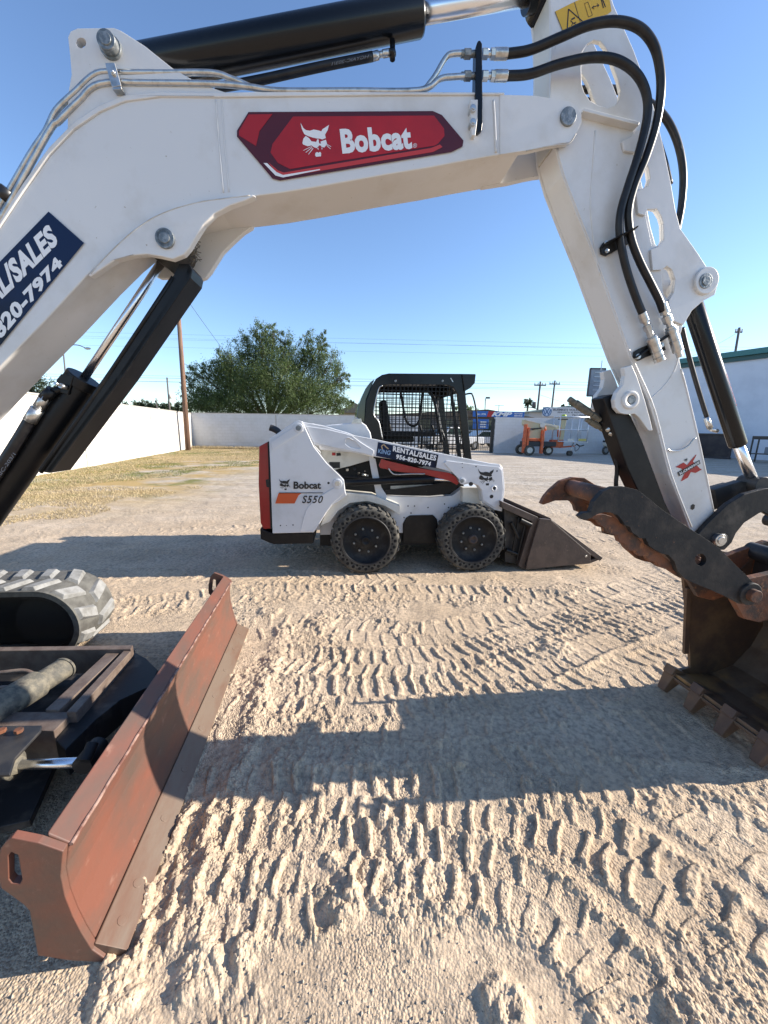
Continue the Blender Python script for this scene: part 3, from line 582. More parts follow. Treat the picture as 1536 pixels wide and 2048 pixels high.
hexfit(EX, (1324,608), (1344,664), -.132, .015, [(0,.34,1,20),(.34,.42,.62,16),(.42,.66,1.05,20),(.66,.8,.7,12),(.8,1,1.1,20)]).build('hose_fitting', STEEL, hA, .0008)
hexfit(EX, (1303,676), (1320,722), -.134, .0185, [(0,.2,1.1,24),(.2,.55,1,24),(.55,.6,.9,24),(.6,.78,1,24),(.78,.82,.9,24),(.82,1,1,24)]).build('quick_coupler', STEEL, hB, .001)
hexfit(EX, (1342,658), (1360,714), -.134, .0175, [(0,.12,1.15,24),(.12,.4,.95,24),(.4,.8,1,24),(.8,1,.62,16)]).build('quick_coupler', STEEL, hA, .001)
b = MB(); b.bar(EX(1268,716,-.112), EX(1352,660,-.125), .03, .006)
b.prism(P2(EX, -.112, 1266,714, 1268,703, 1276,698, 1308,684, 1326,690, 1330,700, 1290,715, 1276,722), -.118, -.108); br = b.build('coupler_bracket', BLACK, arm, .002)
for x, y in ((1276, 713), (1323, 690)): pin(EX, x, y, -.118, .004, 5, 'bolt', STEEL, arm)
b = MB(); b.prism(P2(EX, -.112, 1200,495, 1205,486, 1232,477, 1262,472, 1268,482, 1250,492, 1212,512, 1202,508), -.118, -.107); b.bar(EX(1206,492,-.13), EX(1270,459,-.15), .05, .004); b.build('hose_clamp', BLACK, arm, .002)
for x, y in ((1212, 486), (1213, 502)): pin(EX, x, y, -.118, .004, 4, 'bolt', STEEL, arm)
# --- steel pipes on the boom
T1 = ((-60,500,-.125),(0,412,-.125),(60,310,-.125),(92,262,-.125),(112,222,-.125),(150,185,-.125),(195,147,-.125),(250,146,-.125),(330,146,-.122),(425,146,-.12),(470,160,-.115),(540,183,-.11),(700,184,-.11),(830,183,-.11),(862,163,-.115),(890,118,-.118),(905,108,-.12),(938,107,-.12))
T2 = ((-60,530,-.13),(0,440,-.13),(95,268,-.13),(118,242,-.13),(157,203,-.13),(200,168,-.13),(300,166,-.13),(430,168,-.13),(500,174,-.128),(560,182,-.126),(700,182,-.126),(838,181,-.126),(880,158,-.126),(905,154,-.126),(938,152,-.122))
for T in (T1, T2):
    b = MB(); b.tube([EX(*p) for p in T], .0078, 12, 5); b.build('steel_pipe', STEEL, X)
for x in (108, 152):
    hexfit(EX, (922,x), (954,x), -.121, .0125, [(0,.2,.75,16),(.2,.6,1.05,6),(.6,1,.7,16)]).build('pipe_nut', PINM, X, .001)
b = MB(); b.prism(P2(EX, -.132, 951,95, 954,86, 959,85, 963,92, 964,250, 962,265, 953,272, 951,262, 949,180), -.14, -.105); b.build('pipe_bracket', GLOSSB, boom, .003)
b = MB(); b.prism(P2(EX, -.134, 938,206, 953,206, 952,245, 950,262, 948,278, 941,277, 939,250), -.148, -.128); b.build('bracket_foot', WHITE, boom, .002)
for y in (219, 247): pin(EX, 945, y, -.148, .008, 6, 'bolt', STEEL, boom)
b = MB(); b.prism(P2(EX, -.14, 214,132, 233,131, 246,177, 228,181), -.150, -.143); b.prism(P2(EX, -.14, 228,181, 246,178, 247,184, 229,185), -.150, -.11); pc = b.build('pipe_clamp', STEEL, boom, .0015)
pin(EX, 227, 147, -.150, .006, 5, 'bolt', STEEL, boom)
b = MB(); b.cyl(EX(5,398,-.127), EX(18,380,-.127), .02, n=12); b.build('pipe_tie', DECK, boom)
# --- bucket linkage
LK = AN-.03
lk = P2(EX, LK, 1395,1070, 1416,1046, 1455,1009, 1489,988, 1530,977, 1580,978, 1640,1010, 1640,1060, 1590,1030, 1552,1018, 1520,1026, 1489,1046, 1473,1066, 1464,1086, 1450,1100, 1434,1100, 1420,1090, 1408,1082)
b = MB(); b.prism(lk, LK, LK+.022); b.prism(lk, AF+.01, AF+.032); lnk = b.build('bucket_link', FRAMEM, X, .004)
c = EX(1440, 1080, LK-.004); b = MB(); b.cyl((c.x, LK-.012, c.z), (c.x, LK, c.z), .030, n=32); b.build('link_boss', FRAMEM, lnk, .003)
pin(EX, 1440, 1080, LK-.012, .006, 11.5, mt=STEEL, parent=lnk)
b = MB(); b.prism(P2(EX, -.03, 1420,978, 1475,961, 1500,966, 1530,990, 1530,1010, 1462,1000, 1430,1018), -.05, -.01); b.build('bucket_link', FRAMEM, X, .004)
# --- thumb
TN, TF = -.21, .118
def zt(off, *a): return [EX(a[i]/2.866+1000, a[i+1]/2.866+700, off) for i in range(0, len(a), 2)]
near_t = zt(TN, 452,955, 475,935, 520,930, 540,870, 590,812, 650,786, 720,785, 790,802, 850,850, 920,908, 1090,1025, 1250,1130, 1340,1222, 1420,1300, 1462,1345, 1478,1400, 1445,1448, 1370,1455, 1310,1420, 1200,1372, 1110,1335, 1060,1310, 1020,1270, 1000,1212, 965,1176, 930,1168, 880,1140, 855,1122, 835,1080, 800,1080, 785,1062, 760,1048, 745,1015, 715,1003, 700,975, 675,948, 640,932, 600,930, 560,940, 530,958, 500,972, 470,972)
hh_ = zt(TN, *sum(([1150+33*math.cos(t*.5236), 1203+36*math.sin(t*.5236)] for t in range(12)), []))
b = MB(); b.prism(near_t, TN, TN+.024, [hh_]); th = b.build('thumb', THUMBM, X, .003)
c = zt(TN, 1425, 1395)[0]; b = MB(); b.cyl((c.x, TN-.012, c.z), (c.x, TN+.01, c.z), .048, n=40); b.build('pivot_boss', THUMBM, th, .004)
b = MB(); b.cyl((c.x, TN-.034, c.z), (c.x, .2, c.z), .026, n=32); b.build('pivot_pin', RUST, th, .003)
far_t = zt(TF, 220,874, 240,835, 270,800, 330,747, 400,726, 470,731, 540,775, 620,850, 800,960, 1000,1100, 1250,1260, 1300,1340, 1200,1400, 1100,1350, 1020,1290, 950,1252, 880,1232, 850,1210, 800,1200, 770,1190, 735,1160, 700,1130, 670,1088, 655,1062, 640,1058, 600,1050, 580,1045, 575,1012, 540,1005, 510,978, 460,968, 450,930, 418,918, 410,888, 395,866, 370,857, 300,858, 232,882)
b = MB(); b.prism(far_t, TF-.026, TF); b.build('far_side_plate', RUST, th, .003)
c1 = zt(-.05, 470, 790)[0]; b = MB(); b.cyl((c1.x+.04, TN+.01, c1.z-.02), (c1.x+.04, TF, c1.z-.02), .035, n=24); b.build('cross_tube', RUST, th)
c1 = zt(TN, 560, 880)[0]
# serrated inner edges: stepped teeth plates just inside each side plate
def serr(off, shift):
    base = [(520,948),(600,942),(660,960),(700,1000),(745,1035),(800,1090),(840,1130),(900,1160),(960,1200),(1000,1240),(1040,1310),(1060,1320)]
    low = [(1020,1300),(950,1252),(905,1240),(895,1215),(850,1208),(835,1180),(790,1178),(775,1150),(735,1148),(718,1110),(680,1100),(668,1062),(625,1052),(608,1018),(575,1005),(560,975),(525,968)]
    return zt(off, *sum(([x, y] for x, y in base+low), []))
b = MB(); b.prism(serr(TN+.03, 0), TN+.026, TN+.05); b.build('serrated_edge', RUST, th, .002)
# inner web between the plates
b = MB(); wp = zt(-.05, 600,905, 700,960, 800,1060, 930,1160, 1050,1250, 1200,1330, 1230,1310, 1080,1220, 950,1120, 820,1020, 700,915, 610,870)
b.prism(wp, TN+.02, TF-.02); b.build('inner_web', RUST, th, .002)
# thumb cylinder with hose tails
a = EX(1232, 800, -.045); c = EX(1320, 1040, -.045)
b = MB(); b.prism(P2(EX, -.085, 1206,795, 1230,787, 1240,818, 1262,830, 1285,880, 1331,1004, 1372,1090, 1330,1090, 1285,1000, 1252,930, 1224,852), -.085, -.005); tc_ = b.build('thumb_cylinder', BLACK, X, .006)
for k, (pa, pb, r) in enumerate((((1138,798),(1200,840),.012), ((1172,838),(1212,862),.010))):
    A, B = EX(*pa, -.03+.02*k), EX(*pb, -.03+.02*k); o = MB(); d_ = (B-A)
    o.cyl(A, A+d_*.2, r*.95, n=20); o.cyl(A+d_*.2, A+d_*.62, r*1.25, n=20); o.cyl(A+d_*.62, A+d_*.72, r, n=6); o.cyl(A+d_*.74, A+d_*.9, r*1.15, n=6); o.cyl(A+d_*.9, B, r*.9, n=16)
    cp = o.build('quick_coupler', DUSTM, X, .001)
b = MB(); b.tube([EX(x, y, -.03) for x, y in ((1205,842),(1222,870),(1232,905),(1234,940),(1232,968),(1236,1000))], .0085, 12); b.build('hose', RUBBER, X)
b = MB(); b.cyl(EX(1214,862,-.06), EX(1224,852,-.06), .008, n=12); b.cyl(EX(1220,870,-.06), EX(1229,858,-.06), .008, n=12); b.build('hose_fitting', STEEL, tc_)
b = MB(); b.cyl(EX(1190,828,.03), EX(1215,800,.03), .03, n=16); b.build('lug_spacer', CREAM, arm)
# --- bucket
tipf = EX.z(1350, 1385, 0); BY0, BY1 = -.285, tipf.y+.035
A0 = Vector((-.02, 0, .12))
prof = [(-.03,.125),(.10,.085),(.26,.075),(.40,.12),(.52,.24),(.57,.40),(.55,.56),(.46,.70),(.33,.80),(.20,.86)]
pin_ = [(x-(.022 if 3 < i else 0), z+(.022 if i < 5 else -.012)) for i, (x, z) in enumerate(prof)]
b = MB(); b.prism(prof+pin_[::-1], BY0, BY1); bk = b.build('bucket', SHELLR, X, .003)
E0 = EX(1377, 1333, BY1); E1 = EX(1360, 1150, BY1); E2 = EX(1371, 1240, BY1)
side = [(prof[0][0], prof[0][1])]+prof[1:]+[(.10,.88),(.0,.86),(E1.x-.01, .86),(E1.x, E1.z),(E2.x, E2.z),(E0.x, E0.z)]
b = MB(); b.prism(side, BY1-.02, BY1); b.build('side_plate', BUCKR, bk, .003)
b = MB(); b.prism(side, BY0, BY0+.02); b.build('side_plate', BUCKR, bk, .003)
b = MB(); b.prism([(E2.x+.0,.25),(E2.x+.03,.25),(E1.x+.045,.66),(E1.x+.02,.66)], BY1-.035, BY1-.018); b.build('side_wear_strip', BUCKR, bk, .002)
b = MB(); b.prism([(-.045,.128),(.14,.078),(.14,.06),(-.03,.10)], BY0-.005, BY1+.005); b.build('cutting_lip', EDGE, bk, .003)
tys = [EX.z(*t, 0).y for t in ((1352,1383),(1411,1428),(1474,1478),(1530,1530))]
dy = (tys[0]-tys[3])/3
for k in range(4):
    ty = tys[0]+.0-dy*k
    o = MB(); zt_ = [(-.005,.150,.042),(.03,.07,.042)]
    v = []
    for (x0, z0, wd) in ((-.035,.150,.036),(.035,.095,.036)):
        v += [(x0, ty-wd, z0), (x0, ty+wd, z0)]
    for (x0, z0, wd) in ((-.080,.030,.023),(-.050,.010,.023)):
        v += [(x0, ty-wd, z0), (x0, ty+wd, z0)]
    o.add(v, [(0,1,3,2),(4,6,7,5),(0,4,5,1),(2,3,7,6),(0,2,6,4),(1,5,7,3)]); o.build('tooth', BUCKR, bk, .006)
    o = MB(); o.box((-.005, ty, .135), (.09, .062, .05), mat=Matrix.Rotation(R_(-28), 4, 'Y').inverted()); o.build('tooth_adapter', BUCKR, bk, .006)
# bucket ears and coupler seen behind the thumb
for yy in (-.12, .07):
    b = MB(); b.prism([(.02,.74),(.14,.70),(.40,.74),(.46,.86),(.38,.97),(.24,1.02),(.06,.96),(-.03,.86)], yy-.012, yy+.012); b.build('bucket_ear', BUCKR, bk, .004)
b = MB(); b.prism([(-.28,.82),(-.20,.72),(-.12,.70),(.0,.74),(.1,.70),(.14,.62),(.2,.72),(.3,.8),(.34,.98),(.1,1.0),(-.1,.93),(-.25,.9)], -.16, -.13); b.prism([(-.28,.82),(-.20,.72),(-.12,.70),(.0,.74),(.1,.70),(.14,.62),(.2,.72),(.3,.8),(.34,.98),(.1,1.0),(-.1,.93),(-.25,.9)], .06, .09); cpl = b.build('quick_hitch', RUST, X, .004)
b = MB(); b.cyl((.05,-.16,.95), (.05,.09,.95), .04, n=24); b.cyl((.32,-.16,.92), (.32,.09,.92), .04, n=24); b.box((.18,-.04,.88),(.25,.2,.12)); b.build('hitch_body', DUSTB, cpl, .003)
b = MB(); b.cyl((.12,-.2,1.1), (.12,.1,1.1), .03, n=20); b.bar((-.05,-.1,1.05),(.4,-.1,1.15),.03,.07); b.build('hitch_lock', DUSTB, cpl, .003)
piv = Matrix.Translation((.0, BY1, 0)); bk.matrix_local = piv@Matrix.Rotation(R_(2.8), 4, 'Z')@piv.inverted()
# --- dozer blade
B0, B1 = EX.z(225, 1905, .0).y, EX.z(487, 1262, .0).y
def bl(x, y): p = EX(x, y, B0); return (p.x, p.z)
ptop = [bl(92,1667), bl(140,1690)]
face = [bl(133,1735), bl(140,1775), bl(155,1815), bl(172,1850), bl(190,1882)]
back = [(face[-1][0]-.05, face[-1][1]), (face[2][0]-.045, face[2][1]), (face[0][0]-.05, face[0][1]+.005), (ptop[0][0], ptop[0][1]-.02)]
b = MB(); b.prism(ptop+face+back, B0, B1); bld = b.build('dozer_blade', BLADE, X, .006)
e_ = [bl(193,1880), bl(240,1908)]
be_ = EX.z(262, 1884, .008)
e_ = [(face[-1][0]+.004, face[-1][1]+.004), (be_.x, be_.z), (be_.x-.02, -.02), (face[-1][0]-.022, face[-1][1]-.012)]
print('EDGE', e_)
b = MB(); b.prism(e_, B0-.012, B1+.012); be = b.build('cutting_edge', EDGE, bld, .003)
nx = Vector((e_[1][1]-e_[0][1], 0, -(e_[1][0]-e_[0][0]))).normalized(); nx = -nx if nx.x < 0 else nx
mid = Vector(((e_[0][0]+e_[1][0])/2, 0, (e_[0][1]+e_[1][1])/2+.000))
for k in range(9):
    y = B0+.05+[0,.10,.32,.54,.78,1.02,1.26,1.5,1.7][k]*(B1-B0)/1.85; b = MB(); p = Vector((mid.x, y, mid.z)); b.cyl(p-nx*.004, p+nx*.0013, .014, n=24); b.build('bolt', EDGE, bld, .001)
b = MB(); b.tube([(ptop[1][0]+.001, B0+(B1-B0)*i/30, ptop[1][1]-.001+.0015*math.sin(i*2.3)) for i in range(31)], .0055, 8, 2); b.build('worn_top_edge', WEAR, bld)
endp = [bl(*p) for p in ((28,1662),(38,1655),(88,1668),(136,1688),(132,1735),(140,1775),(155,1815),(172,1850),(192,1884),(228,1912),(150,1902),(88,1888),(72,1800),(62,1788),(18,1752),(12,1716),(17,1676))]
eh = [bl(*p) for p in ((33,1690),(38,1684),(50,1690),(58,1738),(54,1746),(40,1744),(34,1736))]
b = MB(); b.prism(endp, B0-.022, B0-.0005, [eh]); b.build('end_plate', BLADE, bld, .003)
b = MB(); b.prism(endp, B1+.0005, B1+.022, [eh]); b.build('end_plate', BLADE, bld, .003)
piv = Matrix.Translation((ptop[0][0], B0, 0)); bld.matrix_local = piv@Matrix.Rotation(R_(3.2), 4, 'Z')@piv.inverted()
# --- far crawler track
TI, TO = B1-.36, B1+.0                  # inner and outer side
r_out = .262; cxr = EX(240, 1235, TO).x-r_out-.0; czr = r_out+.01; LEN = 1.5
print('TRACK', cxr, TI, TO, 'BLADE', ptop, face, B0, B1)
def belt(rad, t):                        # stadium path; t metres along the belt
    c1 = math.pi*rad; per = 2*LEN+2*c1; t %= per
    if t < LEN: return (cxr-LEN+t, czr+rad, 0, 1)
    t -= LEN
    if t < c1: a_ = math.pi/2-t/rad; return (cxr+rad*math.cos(a_), czr+rad*math.sin(a_), math.cos(a_), math.sin(a_))
    t -= c1
    if t < LEN: return (cxr-t, czr-rad, 0, -1)
    t -= LEN; a_ = -math.pi/2-t/rad; return (cxr-LEN+rad*math.cos(a_), czr+rad*math.sin(a_), math.cos(a_), math.sin(a_))
def stadium(r, n=22):
    o = [(cxr-LEN, czr+r)]
    o += [(cxr+r*math.cos(math.pi/2-math.pi*i/n), czr+r*math.sin(math.pi/2-math.pi*i/n)) for i in range(n+1)]
    o += [(cxr-LEN+r*math.cos(-math.pi/2-math.pi*i/n), czr+r*math.sin(-math.pi/2-math.pi*i/n)) for i in range(n)]
    return o
rb_ = r_out-.028
b = MB(); so_ = stadium(rb_); si_ = stadium(rb_-.035); n = len(so_)
b.prism(so_, TI, TO, [si_]); trk = b.build('rubber_track', TRACKM, X, .004)
b = MB(); b.prism(stadium(rb_-.03), TI+.004, TI+.010, [stadium(rb_-.052)]); b.prism(stadium(rb_-.034), TI+.05, TI+.056, [stadium(rb_-.062)]); b.build('track_rib', RUBBER, trk)
per = 2*LEN+2*math.pi*rb_; nl = 27; b = MB()
def lug_(s, ya, yb, skew):
    Lh = .046; v = []
    for (dt, hgt, yy) in ((-Lh,0,0),(Lh,0,0),(Lh,0,1),(-Lh,0,1),(-Lh*.62,.024,0),(Lh*.62,.024,0),(Lh*.62,.024,1),(-Lh*.62,.024,1)):
        y = ya+(yb-ya)*yy; y = y if hgt == 0 else y+(.012 if yy == 0 else -.012)*(1 if yb > ya else -1)
        px, pz, nx_, nz_ = belt(rb_, s+dt+skew*(yy-.5)*.05); v.append((px+nx_*(hgt-.002), y, pz+nz_*(hgt-.002)))
    b.add(v, [(0,1,2,3),(4,5,6,7),(0,1,5,4),(1,2,6,5),(2,3,7,6),(3,0,4,7)])
ym = (TI+TO)/2
for k in range(nl): lug_(k*per/nl, TI+.012, ym-.012, 1)
for k in range(nl): lug_((k+.5)*per/nl, ym+.012, TO-.012, -1)
tg = tag(b.build('track_lugs', LUGM, trk, .004), 'pale worn tread lugs in two staggered rows')
b = MB(); b.prism(stadium(rb_-.045), TI+.14, TI+.20); b.build('track_frame', SHADEB, trk)
b = MB(); b.cyl((cxr, TI+.06, czr), (cxr, TO-.06, czr), rb_-.06, n=32); b.build('idler_wheel', SHADEB, trk)
# --- undercarriage and blade arms
def EZ(x, y, z): return EX.z(x, y, z)
zf = .40
def slab(name, pts, z, th_, mt, parent=X, bv=.004):
    P = [EZ(pts[i], pts[i+1], z) for i in range(0, len(pts), 2)]; o = MB(); n = len(P)
    t = tessellate_polygon([[Vector((p.x, p.y, 0)) for p in P]]); v = [(p.x, p.y, z) for p in P]+[(p.x, p.y, z-th_) for p in P]
    o.add(v, [tuple(i) for i in t]+[tuple(i+n for i in q[::-1]) for q in t]+[(i, (i+1) % n, (i+1) % n+n, i+n) for i in range(n)]); return o.build(name, mt, parent, bv)
fr_ = slab('blade_frame_shade', (-200,1300, 240,1296, 270,1300, 150,1440, 60,1640, -200,1700), .16, .03, FRAMEM)  # dark frame slab, drawn wide to fill the shaded space around the rails
slab('frame_rail', (-200,1296, 266,1290, 262,1298, -200,1304), .36, .14, RAILM, fr_)
slab('frame_rail', (248,1300, 262,1302, 152,1424, 132,1424), .35, .12, RAILM, fr_)
slab('frame_rail', (213,1306, 238,1306, 118,1420, 90,1420), .34, .10, RAILM, fr_)
slab('frame_rail', (-200,1424, 146,1424, 108,1462, -200,1450), .33, .14, RAILM, fr_)
slab('blade_arm', (262,1300, 292,1316, 316,1340, 300,1372, 240,1400, 190,1440, 130,1500, 110,1480, 150,1430), .30, .12, FRAMEM, fr_)
slab('cover_plate', (-200,1454, 84,1450, 82,1460, 30,1516, 20,1548, -200,1556), .42, .012, DUSTB, fr_)
for x in (4, 38):
    o = MB(); p = EZ(x, 1464, .425); o.cyl(p, p+Vector((0, 0, .012)), .014, n=6); o.build('bolt', RUST, fr_, .001)
o = MB(); o.cyl(EZ(128,1336,.34), EZ(10,1410,.34), .05, n=28); o.cyl(EZ(130,1335,.34), EZ(126,1338,.34), .054, n=28); o.cyl(EZ(75,1368,.345), EZ(-60,1450,.36), .062, n=28); o.build('pivot_tube', DUSTM, fr_, .002)
for a_, c_, d_ in (((0,1345), (50,1341), (80,1356)), ((-20,1377), (22,1375), (46,1388))):
    o = MB(); o.tube([EZ(a_[0]-30, a_[1]+4, .38), EZ(*a_, .40), EZ(*c_, .40), EZ(*d_, .37)], .008, 8); o.build('guard_loop', RAILM, fr_)
o = MB(); pa, pb = EZ(36,1530,.30), EZ(172,1524,.30); o.cyl(pa, pb, .017, n=24); rodp = o.build('piston_rod', CHROME, X)
o = MB(); dv = (pb-pa).normalized(); o.ringface(pa-dv*.02, dv, [(0,.0),(0,.045),(.012,.046),(.014,.03),(.03,.026),(.034,0)], 28); o.build('rod_gland', DUSTM, rodp)
o = MB(); o.cyl(pa-dv*.5, pa-dv*.01, .044, n=28); o.build('blade_cylinder', DUSTB, X, .002)
o = MB(); p = EZ(182,1510,.30); o.cyl(p+Vector((0,-.05,0)), p+Vector((0,.05,0)), .034, n=24); o.cyl(p+Vector((.02,-.06,.03)), p+Vector((.02,-.01,.06)), .02, n=12); o.build('rod_eye', FRAMEM, rodp, .002)
# near track, rear half and upper works outside the picture, so that the machine is whole
o = MB(); o.prism(stadium(rb_), B0-.02, B0+.36, [stadium(rb_-.035)]); near_trk = o.build('rubber_track', TRACKM, X, .004)
o = MB(); o.box((cxr-1.05, (B0+B1)/2, .30), (1.1, .8, .2)); o.build('track_carriage', FRAMEM, X, .01)

# upper works behind the picture's left edge: swing post, deck, hood and cab
o = MB(); o.prism([(-4.25,.55),(-3.86,.55),(-3.84,.85),(-3.98,1.0),(-4.15,.9),(-4.25,.8)], -.17, .10); o.build('swing_post', DUSTB, X, .01)
o = MB(); o.cyl((-3.85,-.04,.62), (-3.32,-.04,1.0), .05, n=24); o.build('lift_cylinder_base', BLACK, X, .002)
yc = (B0+B1)/2
o = MB(); o.cyl((-5.05, yc, .55), (-5.05, yc, .68), .42, n=40); o.build('slew_ring', DUSTB, X)
o = MB(); o.prism([(-6.0,.68),(-4.4,.68),(-4.36,.74),(-4.36,.80),(-6.05,.80),(-6.1,.74)], yc-.85, yc+.85); dk = o.build('deck', DUSTB, X, .02)
o = MB(); o.prism([(-6.15,.80),(-5.45,.80),(-5.42,1.45),(-5.6,1.55),(-6.05,1.45),(-6.2,1.1)], yc-.85, yc+.85); o.build('engine_hood', WHITE, X, .05)
o = MB(); o.prism([(-5.40,.80),(-4.46,.80),(-4.44,1.4),(-4.62,2.42),(-5.35,2.45),(-5.42,1.5)], yc-.10, yc+.82, [[(-5.32,1.3),(-4.55,1.3),(-4.68,2.3),(-5.3,2.32)]]); cb_ = o.build('cab', BLACK, X, .03)
o = MB(); o.prism([(-5.32,1.3),(-4.55,1.3),(-4.68,2.3),(-5.3,2.32)], yc-.05, yc+.77); o.build('cab_glass', mat('cab_glass', (.02, .03, .03), .06, spec=.8), cb_)
o = MB(); o.prism([(-5.1,.82),(-4.55,.82),(-4.6,1.25),(-5.1,1.3)], yc-.80, yc-.14); o.build('side_tank', WHITE, X, .04)
# ================================================================= SKID STEER LOADER
K = empty('skid_steer_loader', (SK.ox, SK.oy, 0), R_(SK.deg), 'white skid steer loader with black caged cab parked with its bucket lowered on the sand', 'skid steer loader')
WD = 1.68                                 # overall width, near wheel face at 0
def S(off, *a): return [SK(a[i], a[i+1], off) for i in range(0, len(a), 2)]
def pr(name, off, a, t, mt, parent=K, bv=.004, holes=(), twin=False):
    P = S(off, *a); b = MB(); b.prism(P, off, off+t, [S(off, *h) for h in holes]); o = b.build(name, mt, parent, bv)
    if twin: b = MB(); b.prism(P, WD-off-t, WD-off); b.build(name, mt, parent, bv)
    return o
def spin(fr, x, y, off, ln, r, name, mt, parent, n=24, bv=.001):
    c = fr(x, y, off); b = MB(); b.cyl((c.x, off-ln, c.z), (c.x, off+.01, c.z), r, n=n); return b.build(name, mt, parent, bv)
# main hull between the wheels
hull = pr('hull', .30, (640,1010, 665,990, 691,985, 745,990, 800,993, 860,995, 905,991, 925,976, 962,975, 964,1004, 990,1018, 985,1050, 975,1062, 640,1070), WD-.6, WHITEC, K, .006)
pr('hull_lower', .285, (806,1085, 806,1048, 812,1036, 820,1031, 866,1030, 874,1038, 876,1050, 874,1086), WD-.57, BLACK, hull, .006)
pr('belly', .32, (640,1062, 980,1058, 980,1088, 640,1092), WD-.64, SHADEB, hull, .004)
pr('engine_bay_shade', .40, (652,900, 745,915, 765,920, 915,950, 930,975, 905,992, 745,990, 690,986, 660,960), WD-.8, SHADEB, hull, 0)  # solid black block fills the opening, its shade put into the colour
pr('engine_side_panel', .33, (626,884, 690,901, 747,913, 744,925, 738,921, 700,932, 664,941, 652,925, 628,896), .05, CREAM, hull, .003, twin=True)
pr('fender', .12, (691,985, 745,990, 800,1012, 800,1030, 770,1012, 735,1002, 700,1006, 676,1022, 660,1044, 640,1052, 652,1025, 668,1004), .20, CREAM, hull, .004)
pr('fender', .22, (925,975, 962,975, 963,1010, 925,1004), .1, CREAM, hull, .004)
for x, y in ((790,1006),(816,1012),(829,1012),(856,1015),(822,1026),(808,1035),(889,1008),(897,1015)): spin(SK, x, y, .30, .002, .008, 'hull_bolt', DECK, hull, 12, 0)
# struts
pr('strut', .19, (738,914, 751,918, 758,954, 763,975, 774,992, 771,1003, 764,1006, 754,996, 748,968, 743,945), .05, WHITEC, K, .004, twin=True)
# tail: side plates, rear door, bumper, hood
tail = pr('tail_plate', .06, (538,878, 589,844, 597,841, 604,843, 607,849, 611,857, 628,894, 653,926, 680,952, 688,961, 691,984, 693,991, 680,1001, 665,1010, 653,1025, 641,1045, 633,1057, 628,1065, 545,1067, 541,950), .12, WHITEC, K, .005)
b = MB(); b.prism(S(.06, 538,878, 589,844, 604,843, 611,857, 628,894, 653,926, 691,984, 665,1010, 628,1065, 545,1067), WD-.18, WD-.06); b.build('tail_plate', WHITEC, K, .005)
pr('tail_rib', .052, (541,885, 591,852, 600,856, 606,862, 545,900), .01, WHITEC, tail, .002)
pr('tail_lower_gusset', .052, (628,1000, 668,975, 688,966, 690,985, 664,1008, 652,1025, 628,1064, 600,1063, 612,1020), .01, WHITEC, tail, .003)
pr('inner_body', .18, (543,885, 600,862, 640,905, 640,1060, 548,1064), WD-.36, WHITEC, K, .004)
pr('rear_door', .10, (518,893, 536,883, 539,905, 544,1057, 527,1058, 521,1046, 517,968), WD-.2, REDP, K, .006)
pr('door_gap_shade', .085, (535,884, 539,882, 546,1058, 541,1058), .02, SHADEB, K, 0)  # dark strip put in for the shaded gap beside the rear door
pr('door_latch', .095, (531,960, 537,958, 539,975, 533,974), .01, DECK, K, .001)
pr('bumper', .09, (520,1057, 547,1068, 628,1066, 627,1087, 549,1089, 539,1086, 521,1078), WD-.18, BLACK, K, .006)
spin(SK, 597, 856, .06, .012, .045, 'pivot_boss', WHITEC, tail, 32, .003); spin(SK, 597, 856, .048, .006, .026, 'pivot_pin', PINM, tail)
spin(SK, 675, 967, .06, .014, .046, 'pivot_boss', WHITEC, tail, 32, .004); spin(SK, 675, 967, .046, .006, .026, 'pivot_pin', STEEL, tail)
spin(SK, 657, 966, .06, .001, .012, 'bolt_hole_disc', DECK, tail, 16, 0)  # flat black disc paints the dark inside of a hole
for x, y in ((561,1051),(573,1051),(586,1050)): spin(SK, x, y, .06, .001, .007 if x != 573 else .004, 'bolt_hole_disc', DECK, tail, 12, 0)
pr('hood', .30, (628,858, 655,850, 700,846, 712,842, 722,843, 732,850, 741,865, 744,880, 700,905, 640,900), WD-.6, WHITEC, K, .02)
pr('hood_bracket', .29, (702,846, 706,838, 722,837, 724,847), .06, STEEL, K, .002)
e0, e1 = SK(541, 856, .55), SK(562, 868, .55); b = MB(); b.tube([SK(540,855,.55), SK(548,858,.55), SK(557,864,.55), SK(564,878,.55)], .035, 16); b.build('exhaust_pipe', DUSTB, K)
# tail decals
def dq(off, *a): return S(off, *a)
b = MB(); text_on(b, 'Bobcat', dq(.0505, 587,963, 642,963.5, 642,978, 587,978), .035); logo_on(b, dq(.0505, 558,957, 581,957, 581,980, 558,980)); b.build('tail_lettering', DECK, tail, recalc=False)
b = MB(); poly_on(b, dq(.0505, 557,986.5, 603,986.5, 597,991, 589,1007, 550.5,1007)); b.build('tail_stripe', DECO, tail, recalc=False)
b = MB(); poly_on(b, dq(.0502, 558,985, 646,985, 646,986.5, 558,986.5)); text_on(b, 'S550', dq(.0505, 604,991, 646.5,991.5, 645.5,1006.5, 604,1006.5), .02, .25, 1.15); b.build('model_lettering', DECK, tail, recalc=False)
b = MB(); poly_on(b, dq(.326, 658,924, 680,924, 680,936, 658,937)); poly_on(b, dq(.326, 673,906, 681,906, 682,911, 673,912)); b.build('warning_label', DECK, hull, recalc=False)
b = MB(); poly_on(b, dq(.326, 664,905, 671,905.5, 671,911, 664,911)); b.build('warning_label', DECR, hull, recalc=False)
